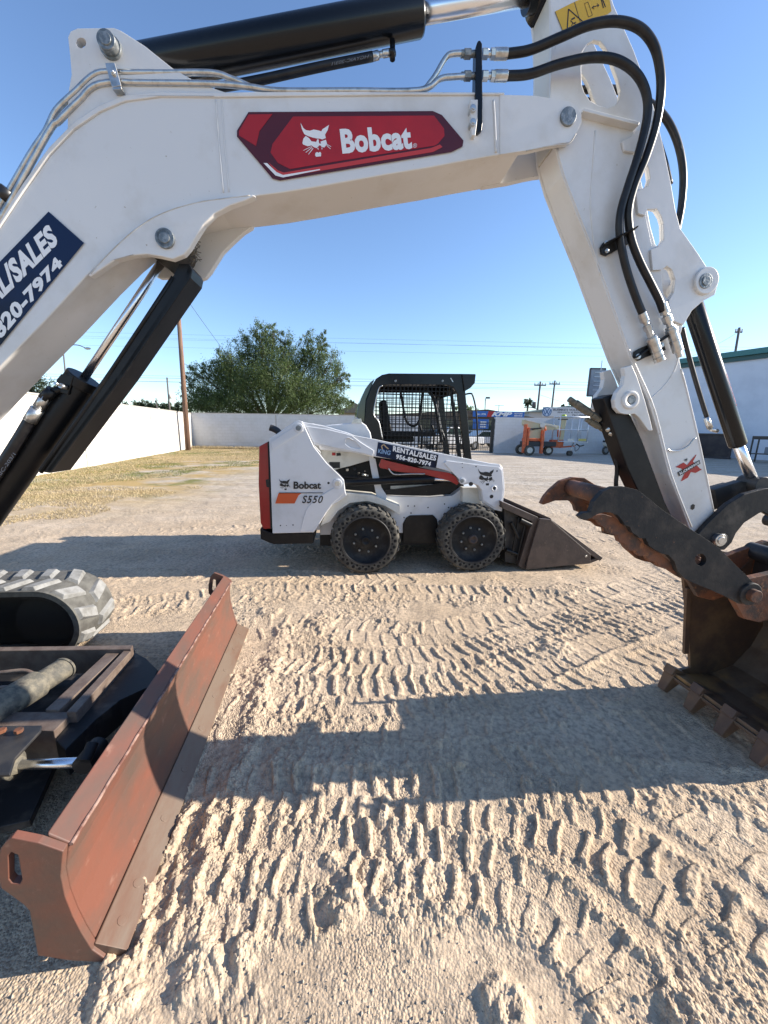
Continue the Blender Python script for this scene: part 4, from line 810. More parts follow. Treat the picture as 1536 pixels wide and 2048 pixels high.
# ---- lift arms
arm_p = (600,843, 611,845, 653,853, 693,864.5, 710,871, 755,879.5, 820,893.5, 898,910, 987,928, 1000,929, 1006,936, 1010,976, 1006,1007, 1004,1023, 989,1020, 964,1003, 962,981, 955,971, 942,966, 927,970, 920,962, 912,952, 906,945, 872,935, 820,924, 752,914, 727,909, 690,903, 628,889, 608,860)
la = pr('lift_arm', .10, arm_p, .10, WHITEC, K, .006)
b = MB(); b.prism(S(.10, *arm_p), WD-.20, WD-.10); b.build('lift_arm', WHITEC, K, .006)
pr('arm_front_plate', .088, (888,926, 893,921, 960,930, 998,934, 1004,940, 1007,976, 1003,1007, 990,1016, 966,1000, 964,981, 956,970, 942,965, 930,966, 918,958, 905,945), .014, WHITEC, la, .004)
pr('arm_rear_plate', .088, (612,852, 653,858, 690,867, 704,871, 722,885, 748,901, 748,907, 744,912, 727,907, 690,900, 640,889, 626,884), .014, WHITEC, la, .005, holes=[(690,882, 693,877, 700,876, 712,885, 721,896, 716,898, 700,895, 692,889)])
b = MB(); b.tube([SK(x, y, .0875) for x, y in ((691,884),(691,878),(697,875.5),(706,880))], .0035, 8); b.build('weld_bead', WHITEC, la)
b = MB(); poly_on(b, dq(.0975, 756,884, 877,909.5, 872,936.5, 752,912)); b.build('rental_decal', DECN, la, recalc=False)
b = MB(); text_on(b, 'RENTAL/SALES', dq(.0962, 786.5,891.5, 873.5,911, 871.5,922, 785.5,902.5), .045, 0, 1.1); text_on(b, '956-820-7974', dq(.0962, 793,908, 863,923.5, 860.5,933, 791.5,917.5), .045, 0, 1.1)
b.build('rental_lettering', DECW, la, recalc=False)
b = MB(); text_on(b, 'KING', dq(.0962, 757,897.5, 782,901.5, 780,910.5, 755.5,906), .03); LB_ = mat('decal_pale_blue', (.18, .30, .48), .4); b.build('emblem_lettering', LB_, la, recalc=False)
b = MB(); stroke(b, SK, ((765,899),(763,892),(768,889),(772,894),(777,898)), .0962, 2.2); b.build('emblem_horse', mat('decal_tan', (.40, .28, .16), .5), la, recalc=False)
b = MB(); logo_on(b, dq(.0852, 956,937, 990,937, 989,971, 956,971)); b.build('arm_emblem', DECK, la, recalc=False)
for x, y, r in ((942,968,.022),(988,976.5,.018),(983,993,.020),(952,933,.007),(924.5,927,.005),(925,935,.005),(994,942,.008)): spin(SK, x, y, .088, .0015, r, 'bolt_hole_disc', DECK, la, 20, 0)  # black discs on the plate, with the holes' shade as colour
b = MB(); c = SK(988, 976.5, .088); b.ringface((c.x, .088, c.z), (0, -1, 0), [(0,.030),(.008,.030),(.008,.019),(0,.019)], 24); b.build('hole_ring', WHITEC, la)
spin(SK, 924, 962, .09, .016, .032, 'pivot_boss', WHITEC, la, 28, .003); spin(SK, 924, 962, .074, .006, .020, 'pivot_pin', PINM, la)
# cylinder, hoses and red service bar
b = MB(); b.cyl(SK(678,966,.14), SK(866,958,.14), .033, n=24); lc = b.build('lift_cylinder', BLACK, K, .002)
b = MB(); b.cyl(SK(862,958,.14), SK(922,961,.14), .017, n=20); b.build('piston_rod', CHROME, lc)
pr('service_bar', .115, (763,918, 781,923, 836,936, 900,946, 912,954, 918,966, 914,970, 900,962, 850,949, 800,944, 761,936, 758,932), .04, REDP, K, .004)
b = MB(); b.tube([SK(x, y, .11) for x, y in ((777,937),(783,945),(792,949),(820,948),(850,948))], .007, 8); b.build('steel_pipe', STEEL, K)
for yy, zz in ((.36, 0), (.38, 6)):
    b = MB(); b.tube([SK(x, y+zz, yy) for x, y in ((668,958),(700,954),(730,957),(760,955),(800,950))], .009, 8); b.build('hose', RUBBER, K)
rnd = random.Random(2)
for i in range(7):
    x = rnd.uniform(675, 735); y = rnd.uniform(935, 952); b = MB(); b.cyl(SK(x,y,.38), SK(x+rnd.uniform(-9,9),y+rnd.uniform(-3,3),.36), rnd.uniform(.008,.018), n=10); b.build('hydraulic_fitting', STEEL if i % 3 == 0 else DUSTB, K)
pr('instruction_strip', .385, (781,972, 881,968, 881,977, 781,978), .01, CREAM, K, .001)
pr('black_guard', .30, (770,981, 870,969, 925,955, 925,965, 905,985, 880,990, 772,990), .03, BLACK, K, .003)
# ---- bucket
pr('bucket_side', -.02, (1080,1037, 1101,1039, 1182,1109, 1181,1126, 1052,1139, 1056,1118), .03, BUCKM := mat('skid_bucket_brown', (.085, .058, .045), .55, col2=(.05, .034, .028), nscale=5, lo=.4, hi=.62, col3=(.15, .10, .07), n3=30, lo3=.62, hi3=.72, bump=.3, bscale=40), K, .004)
Bk = S(-.02, 1080,1037, 1101,1039, 1205,1117, 1198,1124, 1181,1127, 1052,1139)
SW = 1.74
b = MB(); q = [(p.x, p.z) for p in S(-.02, 1006,1004, 1080,1036, 1081,1043, 1052,1134, 1182,1124, 1203,1117, 1206,1121, 1183,1130, 1049,1141, 1040,1134, 1068,1045, 1008,1018)]
b.prism(q, .02, SW-.02); bb = b.build('loader_bucket', BUCKM, K, .004)
b = MB(); b.prism([(p.x, p.z) for p in S(-.02, 1080,1037, 1101,1039, 1182,1109, 1181,1126, 1052,1139)], SW-.02, SW+.01); b.build('bucket_side', BUCKM, bb, .004)
pr('bucket_top_lip', .012, (1101,1036, 1104,1040, 1206,1116, 1200,1122, 1182,1110, 1099,1042), SW-.03, BUCKM, bb, .003)
spin(SK, 1172, 1112, -.02, .004, .014, 'bolt', STEEL, bb)
pr('attachment_frame', .10, (1008,1010, 1040,1024, 1062,1035, 1040,1100, 1030,1128, 1010,1124), WD-.2, DUSTB, K, .006)
for x0, y0, x1, y1, r in ((1022,1045,1036,1075,.02),(1038,1035,1024,1110,.014),(1052,1040,1034,1120,.012),(1012,1100,1034,1108,.02)):
    b = MB(); b.cyl(SK(x0,y0,.06), SK(x1,y1,.06), r, n=14); b.build('linkage_rod', BLACK, K, .001)
b = MB(); b.cyl(SK(1040,1040,.04), SK(1061,1050,.04), .03, n=16); b.build('linkage_rod', BLACK, K, .001)
# ---- cab
CY0, CY1 = .36, 1.32
opening = (766,880, 758.6,845, 749,831.6, 748,820, 756.6,779, 764.5,771, 778,769, 895,770, 907,775, 915,788.6, 931,932)
cabo = (743,872, 729,847, 733,800, 742,775, 751,759, 764,749.5, 778,746.6, 926.5,747.6, 931,783, 940,886, 946,936, 931,934)
def cabside(off, t, name='cab_side'):
    P = S(CY0, *cabo); P2_ = P[:-1]; b = MB(); outer = S(CY0, 743,876, 729,847, 733,800, 742,775, 751,759, 764,749.5, 778,746.6, 926.5,747.6, 931,783, 940,886, 946,940, 850,930, 760,905)
    b.prism(outer, off, off+t, [S(CY0, 767,884, 758.6,845, 749,831.6, 748,820, 756.6,779, 764.5,771, 778,769, 895,770, 907,775, 915,788.6, 931,930, 850,915)]); return b.build(name, GLOSSB, cab, .006)
cab = MB(); cab.prism(S(CY0, 752,757, 764,749.5, 778,746.6, 926.5,747.6, 928,756, 900,758, 780,758, 768,762, 756,770), CY0+.01, CY1-.01); cab = cab.build('cab', GLOSSB, K, .01)
cabside(CY0, .05); cabside(CY1-.05, .05)
pr('cab_visor', CY0-.02, (924,747.6, 952,748, 950,766, 941,776, 929,783), CY1-CY0+.04, GLOSSB, cab, .006)
pr('cab_rear_wall', CY0+.04, (733,800, 742,776, 746,777, 738,801, 737,870, 731,868), CY1-CY0-.08, BLACK, cab, .004)
GLS = mat('tinted_window', (.02, .035, .025), .08, spec=.8)
pr('rear_window', CY0+.03, (713,834, 716,815, 722,797, 731,777, 740,765, 749,758, 742,775, 732,800, 729,846), CY1-CY0-.06, GLS, cab, .006)
pr('cab_base', CY0+.02, (730,845, 742,872, 760,905, 850,930, 845,934, 745,918, 716,868, 704,848), CY1-CY0-.04, BLACK, cab, .006)
b = MB(); b.tube([SK(x, y, CY0-.006) for x, y in ((765,771),(757,779),(748,819),(749,832),(758,845),(765,878))], .006, 8); b.build('cab_edge_trim', STEEL, cab)
for x in (791, 885): spin(SK, x, 762, CY0, .006, .012, 'cab_bolt', PINM, cab)
b = MB(); b.bar(SK(901,756,CY0-.004), SK(906,764,CY0-.004), .006, .008); b.build('cab_bolt', STEEL, cab)
# wire mesh, near and far side
def grid(off, name):
    b = MB(); o_ = [SK(x, y, CY0) for x, y in ((748,770),(748,925),(932,770),(932,935))]
    opening_ = [(p.x, p.z) for p in S(CY0, 766,884, 758.6,845, 749,831.6, 748,820, 756.6,779, 764.5,771, 778,769, 895,770, 907,775, 915,788.6, 930,930, 850,915)]
    def cross(axis, val):
        out = []
        for i in range(len(opening_)):
            p, q = opening_[i], opening_[(i+1) % len(opening_)]
            a_, c_ = p[axis]-val, q[axis]-val
            if a_*c_ < 0: out.append(p[1-axis]+(q[1-axis]-p[1-axis])*a_/(a_-c_))
        return sorted(out)
    x0 = min(p[0] for p in opening_); x1 = max(p[0] for p in opening_); z0 = min(p[1] for p in opening_); z1 = max(p[1] for p in opening_)
    x = x0+.02
    while x < x1:
        c = cross(0, x)
        for a_, c_ in zip(c[::2], c[1::2]): b.box((x, off, (a_+c_)/2), (.0078, .004, c_-a_))
        x += .0425
    z = z0+.01
    while z < z1:
        c = cross(1, z)
        for a_, c_ in zip(c[::2], c[1::2]): b.box(((a_+c_)/2, off+.004, z), (c_-a_, .004, .0078))
        z += .0425
    return b.build(name, BLACK, cab)
grid(CY0+.02, 'side_mesh'); grid(CY1-.02, 'side_mesh')
# seat, restraint bar, levers inside the cab
b = MB(); b.prism(S(.7, 762,800, 772,800, 784,866, 826,872, 828,884, 772,884, 764,860), .65, 1.05); b.build('seat', BLACK, cab, .02)
b = MB(); b.tube([SK(x, y, .62) for x, y in ((800,775),(804,800),(812,840),(826,852),(838,842),(842,815),(846,775))], .014, 8); b.build('restraint_bar', BLACK, cab)
b = MB(); b.tube([SK(x, y, 1.1) for x, y in ((880,775),(874,800),(880,850),(890,880))], .018, 8); b.build('front_post', BLACK, cab); b = MB(); b.tube([SK(x, y, .5) for x, y in ((852,775),(868,800),(876,840),(884,884))], .018, 8); b.build('front_post', BLACK, cab)
b = MB(); b.bar(SK(766,868,.8), SK(860,868,.8), .6, .05); b.build('control_console', BLACK, cab, .01)
for x in (842, 866):
    b = MB(); b.tube([SK(x,900,.6), SK(x+2,870,.6), SK(x-2,850,.6)], .012, 8); b.build('control_lever', BLACK, cab)
pr('front_grille_post', CY0+.3, (899,770, 904,770, 925,925, 917,925), .03, BLACK, cab, .003)
b = MB(); b.tube([SK(x, y, CY0+.02) for x, y in ((929,789),(940,787),(945,790),(950,808),(953,828),(955,865),(954,892),(950,898),(943,899))], .009, 10); b.build('grab_handle', BLACK, cab)
# ---- wheels
def wheel(cx_, cz_, y0, sgn, near):
    w_ = empty('wheel', (0, 0, 0)); w_.parent = K; w_.location = (cx_, y0, cz_)
    R = .372; W_ = .26; ax = (0, -sgn, 0)
    b = MB(); b.ringface((0, 0, 0), ax, [(-W_+.03,.20),(-W_+.01,.235),(-W_,.30),(-W_+.03,.352),(-.03,.352),(-.004,.335),(0,.325),(0,.262),(-.006,.252),(-.05,.250)], 64); ty = b.build('tyre', TYRE, w_)
    b = MB()
    for k in range(22):
        for row in (0, 1):
            a0 = 2*math.pi*(k+.5*row)/22; v = []
            ya, yb = ((.004, W_*.47) if row == 0 else (W_*.53, W_-.004))
            for hh_ in (0, 1):
                for (t_, yy) in ((-.062, ya), (.062, ya), (.038+.03*(1 if row else -1)*0, yb), (-.05, yb)):
                    an = a0+t_*(1-.22*hh_)+(.055 if (yy == yb) == (row == 0) else 0)
                    rr_ = (.345, R-.002)[hh_]-(.012 if yy in (.004, W_-.004) and hh_ else 0); v.append((math.cos(an)*rr_, sgn*yy, math.sin(an)*rr_))
            b.add(v, [(0,1,2,3),(4,5,6,7),(0,1,5,4),(1,2,6,5),(2,3,7,6),(3,0,4,7)])
    b.build('tread_lugs', TYRE, ty, .004)
    if near:
        b = MB()
        for k in range(28):
            a0 = 2*math.pi*k/28
            for rr_, off_, s_ in ((.302, 0, .0165), (.276, .5, .0115)):
                an = a0+off_*2*math.pi/28; b.cyl((math.cos(an)*rr_, -sgn*.0012, math.sin(an)*rr_), (math.cos(an)*rr_, -sgn*.0008+sgn*.002, math.sin(an)*rr_), s_, n=12)
        b.build('sidewall_hole_discs', HOLEM, ty)  # flat discs on the sidewall, hole shade painted as black
        b = MB(); b.ringface((0, 0, 0), ax, [(.0, .262), (.006, .258), (.006, .252), (0, .248)], 56); b.build('bead_ring', DUSTB, ty)
    b = MB(); b.ringface((0, 0, 0), ax, [(-.002,.249),(.004,.246),(.002,.240),(-.045,.232),(-.05,.11),(-.03,.085),(-.03,0)], 56); rm = b.build('rim', RIM, w_)
    if near:
        b = MB(); b.ringface((0, 0, 0), ax, [(-.03,.05),(-.005,.046),(-.004,.03),(-.012,.028),(-.012,0)], 32); b.build('hub', mat('rusty_hub', (.05, .035, .03), .7) if cx_ > .5 else RIM, rm)
        for k in range(8):
            an = 2*math.pi*(k+.3)/8; p = Vector((math.cos(an)*.125, 0, math.sin(an)*.125)); b = MB(); b.cyl(p+Vector((0, sgn*.052, 0)), p+Vector((0, sgn*.035, 0)), .0125, n=6); b.cyl(p+Vector((0, sgn*.04, 0)), p+Vector((0, sgn*.028, 0)), .0065, n=10); b.build('wheel_nut', PINM, rm)
    return w_
c1 = SK(732, 1077, 0); c2 = SK(948, 1072, 0)
wheel(c1.x, .366, 0, 1, True); wheel(c2.x, .366, 0, 1, True); wheel(c1.x, .366, WD, -1, False); wheel(c2.x, .366, WD, -1, False)
print('wheels', c1, c2)
# ================================================================= YARD AND BACKGROUND
def noise_wall(name, col, col2, blk=(.41, .205), line=.82, scale=1.):
    m = bpy.data.materials.new(name); m.use_nodes = True; n = m.node_tree.nodes; L = m.node_tree.links; b = n['Principled BSDF']; b.inputs['Roughness'].default_value = .85
    tc = n.new('ShaderNodeTexCoord'); mp = n.new('ShaderNodeMapping'); mp.inputs['Rotation'].default_value = (R_(90), 0, 0); L.new(tc.outputs['Object'], mp.inputs[0])
    br = n.new('ShaderNodeTexBrick'); L.new(mp.outputs[0], br.inputs[0]); br.inputs['Scale'].default_value = 1; br.inputs['Brick Width'].default_value = blk[0]; br.inputs['Row Height'].default_value = blk[1]
    br.inputs['Mortar Size'].default_value = .008; br.inputs['Mortar Smooth'].default_value = .6; br.inputs['Color1'].default_value = (*col, 1); br.inputs['Color2'].default_value = (*[c*.965 for c in col], 1); br.inputs['Mortar'].default_value = (*[c*line for c in col], 1)
    t = n.new('ShaderNodeTexNoise'); t.inputs['Scale'].default_value = .9; t.inputs['Detail'].default_value = 9; t.inputs['Roughness'].default_value = .7; L.new(mp.outputs[0], t.inputs[0])
    r = n.new('ShaderNodeMapRange'); r.inputs[1].default_value = .48; r.inputs[2].default_value = .75; L.new(t.outputs[0], r.inputs[0])
    x = n.new('ShaderNodeMix'); x.data_type = 'RGBA'; L.new(r.outputs[0], x.inputs[0]); L.new(br.outputs[0], x.inputs[6]); x.inputs[7].default_value = (*col2, 1); L.new(x.outputs[2], b.inputs['Base Color'])
    p = n.new('ShaderNodeBump'); p.inputs['Strength'].default_value = .5; p.inputs['Distance'].default_value = .006; L.new(br.outputs['Fac'], p.inputs['Height']); p.invert = True; L.new(p.outputs[0], b.inputs['Normal'])
    return m
BLOCK = noise_wall('painted_block', (.60, .58, .54), (.40, .37, .32), line=.68); BLOCKG = noise_wall('painted_block_grey', (.56, .565, .58), (.46, .455, .44), line=.78)
CAPM = mat('wall_cap', (.40, .38, .35), .8); WOODP = mat('weathered_pole', (.20, .115, .075), .85, col2=(.11, .07, .05), nscale=3, stretch=(6, 6, .5), bump=.4, bscale=20, bdist=.01)
GREYP = mat('grey_pole', (.10, .09, .085), .8); STUCCO = mat('pale_stucco', (.60, .64, .72), .85, col2=(.54, .58, .66), nscale=.8, bump=.1, bscale=30)
TEAL = mat('teal_fascia', (.035, .16, .16), .5); ROOFB = mat('brown_roof', (.16, .12, .08), .9, col2=(.11, .08, .06), nscale=3); ROOFG = mat('grey_green_roof', (.22, .27, .24), .8, col2=(.17, .2, .19), nscale=2)
ORANGE = mat('orange_paint', (.62, .12, .03), .45, col2=(.42, .08, .03), nscale=6); LIFTW = mat('lift_beige_paint', (.48, .43, .27), .45); ALU = mat('aluminium_rail', (.62, .63, .65), .35, .5)
LEAF = mat('mesquite_leaf', (.085, .125, .036), .55, trans=.35, island=.45); LEAFD = mat('dark_leaf', (.035, .055, .022), .6, trans=.25, island=.4); BARK = mat('bark', (.09, .07, .05), .9)
STRAW = mat('straw_blade', (.46, .37, .22), .8, trans=.3, island=.4); GREENG = mat('green_blade', (.17, .19, .06), .8, trans=.3, island=.35)
def wall(name, a, c, z0, z1, th, mt, label, cat='wall', group=None, cap=.0, pil=()):
    a = Vector((a[0], a[1], 0)); c = Vector((c[0], c[1], 0)); d = c-a; an = math.atan2(d.y, d.x)
    r = empty(name, tuple(a), an, label, cat, group); b = MB(); b.box((d.length/2, 0, (z0+z1)/2), (d.length, th, z1-z0)); b.build('wall_panel', mt, r, .005)
    if cap: b = MB(); b.box((d.length/2, 0, z1+cap/2), (d.length+.02, th+.06, cap)); b.build('wall_cap', CAPM, r, .005)
    for t in pil:
        b = MB(); b.box((t, -th/2-.012, (z0+z1)/2-.02), (.05, .024, z1-z0-.04)); b.build('control_joint', CAPM, r)
    return r
C0 = Vector((-13.4, 27.0)); LN = Vector((-8.8, 4.0))
tl = (C0-LN).length
wall('perimeter_wall', LN, C0, -.1, 2.32, .2, BLOCK, 'long white painted block wall along the left side, brightly lit by the sun', cap=.05, pil=(tl-.9, tl-7.2, tl-13.5))
G0 = W(835, 900, 27.2); G1 = W(985, 905, 27.0)
wall('perimeter_wall', (-13.3, 27.1), (G0.x, 27.1), -.1, 2.36, .2, BLOCKG, 'white block wall across the back of the yard behind the utility pole and the loader', cap=.04, pil=(5.8, 11.9))
K1 = W(1225, 900, 28.2)
kw = wall('perimeter_wall', (G1.x, 27.0), (K1.x, 28.2), -.1, 2.40, .3, BLOCKG, 'pale grey block wall behind the orange boom lift, ending at the black gate', cap=0, pil=())
# building on the right
A_ = Vector((20.0, 29.9)); B_ = Vector((27.2, 15.4)); dl = (B_-A_).length; an = math.atan2((B_-A_).y, (B_-A_).x)
r = empty('warehouse', (A_.x, A_.y, 0), an, 'large pale blue-grey building with a teal roof edge on the right', 'building')
b = MB(); b.box((dl/2, 5, 3.1), (dl, 10, 6.2)); b.build('wall', STUCCO, r)
b = MB(); b.box((dl/2, 4.9, 6.42), (dl+.5, 10.5, .32)); b.build('roof_fascia', TEAL, r); b = MB(); b.box((dl/2, 4.95, 6.12), (dl+.2, 10.2, .26)); b.build('roof_gutter', mat('dark_teal', (.02, .08, .085), .5), r)
b = MB(); b.prism([(0, 6.58), (dl, 6.58), (dl, 6.6), (0, 6.6)], 0, 10); b.build('roof', ROOFG, r)
b = MB(); b.box((dl*.55, -.02, 1.15), (3.0, .06, 2.3)); b.build('roller_door', mat('door_blue', (.10, .20, .34), .6), r)
b = MB(); b.box((dl*.78, -.02, 1.15), (1.2, .06, 2.2)); b.build('door', mat('door_blue2', (.08, .15, .25), .6), r)
# stored things along that building
def at_b(x, y, t): # point on the ground near the building wall seen at pixel x, pulled t metres forward
    r_ = ray(x, y); 
    s_ = 0
    # intersect horizontal ray with line A_-B_ offset
    n_ = Vector((-(B_-A_).y, (B_-A_).x)).normalized(); n_ = -n_ if n_.x > 0 else n_
    P0 = A_+n_*t; tt = (P0.x*n_.x+P0.y*n_.y)/(r_.x*n_.x+r_.y*n_.y); return Vector((r_.x*tt, r_.y*tt, HC+r_.z*tt))
def box_thing(name, px0, px1, py, t, mt, label, cat, dep=.8, z0=0, parts=None):
    p0 = at_b(px0, py, t); p1 = at_b(px1, py, t); c = (p0+p1)/2; wd = (p1-p0).length; r = empty(name, (c.x, c.y, 0), math.atan2(p1.y-p0.y, p1.x-p0.x), label, cat); return r, wd, max(p0.z, .3)
r, wd, hh = box_thing('low_partition', 1360, 1470, 866, 1.4, None, 'dark brown panel leaning low along the pale building wall', 'panel')
b = MB(); b.box((0, 0, hh/2), (wd, .12, hh)); b.build('panel', mat('dark_brown_panel', (.045, .035, .035), .8, col2=(.07, .055, .05), nscale=2), r, .01)
b = MB(); b.box((0, -.08, hh-.05), (wd, .06, .08)); b.build('rail', mat('panel_rail', (.07, .05, .04), .7), r, .005)
b = MB(); b.box((0, -.3, .06), (wd+.2, .4, .12)); b.build('skid_base', mat('panel_base', (.06, .05, .05), .8), r, .01)
r, wd, hh = box_thing('work_table', 1512, 1560, 872, 3.0, None, 'black table with shelves standing by the building at the right edge', 'table')
b = MB(); b.box((0, 0, hh-.09), (wd, .8, .18)); b.build('table_top', DECK, r, .02)
for i in (-1, 1):
    for j in (-1, 1): b = MB(); b.box((i*wd*.46, j*.36, (hh-.18)/2), (.06, .06, hh-.18)); b.build('leg', DECK, r)
b = MB(); b.box((0, 0, hh*.33), (wd*.92, .7, .05)); b.build('shelf', DECK, r)
b = MB(); b.box((.2, .1, hh*.33+.2), (wd*.35, .4, .35)); b.build('storage_bin', mat('grey_bin', (.18, .2, .24), .6), r, .02)
r, wd, hh = box_thing('wheeled_cart', 1368, 1394, 870, 2.4, None, 'dark covered cart beside the low brown panel', 'cart')
b = MB(); b.box((0, 0, .55), (wd, .7, .5)); b.build('cover', DECK, r, .1)
for i in (-1, 1): b = MB(); b.cyl((i*wd*.35, -.36, .18), (i*wd*.35, -.28, .18), .18, n=16); b.build('wheel', TYRE, r)
# gate of black bars
r = empty('bar_gate', (G0.x, 27.15, 0), math.atan2(27.0-27.15, G1.x-G0.x), 'black steel bar gate between the two white block walls', 'gate'); gw = G1.x-G0.x
for z in (.25, 1.1, 2.0): b = MB(); b.box((gw/2, 0, z), (gw, .04, .05)); b.build('rail', DECK, r)
x = .1; b = MB()
while x < gw: b.box((x, 0, 1.12), (.022, .022, 2.0)); x += .125
tag(b.build('bars', DECK, r), kind=None); b = MB(); b.box((gw-.12, 0, 1.15), (.16, .16, 2.3)); b.build('post', DECK, r)
b = MB(); b.box((.0, 0, 1.15), (.12, .12, 2.3)); b.build('post', DECK, r)
# utility pole at the corner of the yard
def pole(name, px0, py0, px1, py1, Y, r0, r1, mt, label, group=None, z0=None):
    a = W(px0, py0, Y); a.z = 0 if z0 is None else z0; c = W(px1, py1, Y); r = empty(name, tuple(a), 0, label, 'pole', group)
    b = MB(); b.cyl((0, 0, -.1), tuple(c-a), r0, r1, n=14); b.build('shaft', mt, r); return r, a, c
r, a, pole_top = pole('utility_pole', 376, 897, 352, 560, 24.2, .16, .10, WOODP, 'tall leaning brown wooden pole in front of the white wall corner')
r, a, c = pole('street_lamp', 131, 800, 126, 697, 33, .08, .05, GREYP, 'street lamp with a single curved arm beyond the white wall on the left')
r['category'] = 'street lamp'
l = W(180, 697, 33)-a; b = MB(); b.tube([c-a, c-a+Vector((.3, 0, .22)), c-a+Vector((1.2, 0, .28)), Vector((l.x-.3, 0, l.z+.02))], .035, 8); b.build('arm', GREYP, r)
b = MB(); b.ringface((l.x-.45, 0, l.z), (1, 0, 0), [(0,0),(.02,.05),(.2,.10),(.42,.08),(.55,0)], 12); b.build('lamp_head', STEEL, r)
for i, (px0, py0, px1, py1, Y, rr_, lab) in enumerate((
  (339,825,334,755,60,.13,'distant grey pole with a white transformer left of the big tree'),
  (246,820,244,795,70,.10,'short distant pole above the white wall near the lift cylinder'),
  (314,822,312,796,75,.10,'short distant pole with a small white box above the white wall'))):
    r, a, c = pole('utility_pole', px0, py0, px1, py1, Y, rr_, rr_*.8, GREYP, lab)
    if i != 1: b = MB(); b.cyl((.35, 0, (c.z)*.68-.3), (.35, 0, (c.z)*.68+.3), .2, n=12); b.build('transformer', CAPM, r)
def upole(px0, py0, px1, py1, Y, label, tf=False, arm=1.6, lamp=False):
    r, a, c = pole('utility_pole', px0, py0, px1, py1, Y, .17, .12, GREYP, label); v = c-a
    b = MB(); b.box((v.x, 0, v.z-.5), (arm, .12, .14)); b.build('crossarm', GREYP, r)
    for i in (-1, -.4, .4, 1): b = MB(); b.cyl((v.x+i*arm*.46, 0, v.z-.43), (v.x+i*arm*.46, 0, v.z-.15), .06, n=8); b.build('insulator', CAPM, r)
    if tf: b = MB(); b.cyl((v.x*.6-.55, 0, v.z*.62-.4), (v.x*.6-.55, 0, v.z*.62+.4), .28, n=14); b.build('transformer', GREYP, r)
    if lamp: b = MB(); b.tube([Vector((v.x*.5, 0, v.z*.55)), Vector((v.x*.5-1., 0, v.z*.55+.25)), Vector((v.x*.5-1.9, 0, v.z*.55+.2))], .05, 6); b.build('lamp_arm', GREYP, r)
    return c
u1 = upole(1073, 836, 1081, 763, 55, 'dark utility pole with a transformer, left of the two above the grey block wall', True, 1.6, True)
u2 = upole(1101, 836, 1110, 761, 62, 'dark utility pole with a crossarm, right of the two above the grey block wall')
u3 = upole(1466, 760, 1479, 655, 48, 'utility pole rising behind the teal roof edge on the right', True, .8)
r, a, c = pole('floodlight_pole', 971, 824, 971, 797, 60, .08, .06, GREYP, 'thin pole with a small floodlight above the brown roof by the cab'); b = MB(); b.box((.2, 0, (c-a).z+.1), (.6, .2, .25)); b.build('floodlight', GREYP, r)
r, a, c = pole('antenna_pole', 998, 822, 998, 811, 70, .05, .05, GREYP, 'short antenna mast on the brown roof behind the gate'); b = MB(); b.box((0, 0, (c-a).z), (1.6, .06, .06)); b.build('crossbar', GREYP, r)
# wires
WIRE = mat('wire', (.03, .03, .035), .6)
def wire(a, c, sag, rad, label):
    P = []
    for i in range(13):
        t = i/12; p = a.lerp(c, t); p.z -= sag*4*t*(1-t); P.append(p)
    b = MB(); b.tube(P, rad, 5, 0); tag(b.build('power_line', WIRE), label, 'power line', 'power lines crossing the yard sky')
YW = 60
for y0, y1, y2, k in ((748, 745, 744, 0), (751, 751, 751, 1), (757, 757, 760, 2), (753, 765, 768, 3)):
    wire(W(-900, y0-18, YW+k), W(2400, y2+36, YW+k), .25, .016+.004*(k == 1), ('topmost', 'second from the top', 'third from the top', 'lowest')[k]+' of the four level power lines crossing just above the loader cab')
for y0, y2, k in ((655, 690, 0), (662, 700, 1), (672, 692, 2), (684, 712, 3)):
    wire(W(-900, y0-20, 75+k), W(2300, y2+20, 75+k), .4, .011, ('highest', 'second highest', 'third highest', 'lowest')[k]+' of the four faint thin power lines behind the upper tree crown')
wire(pole_top+Vector((0, 0, -.2)), W(470, 730, 30), .1, .012, 'guy wire slanting down from the leaning pole to the tree')
wire(W(1355, 722, 48), W(1475, 665, 48), .3, .014, 'thin wire running to the pole behind the teal roof')
wire(W(1081, 790, 55), W(1180, 815, 70), .2, .02, 'thin service wire slanting down right of the dark utility poles')
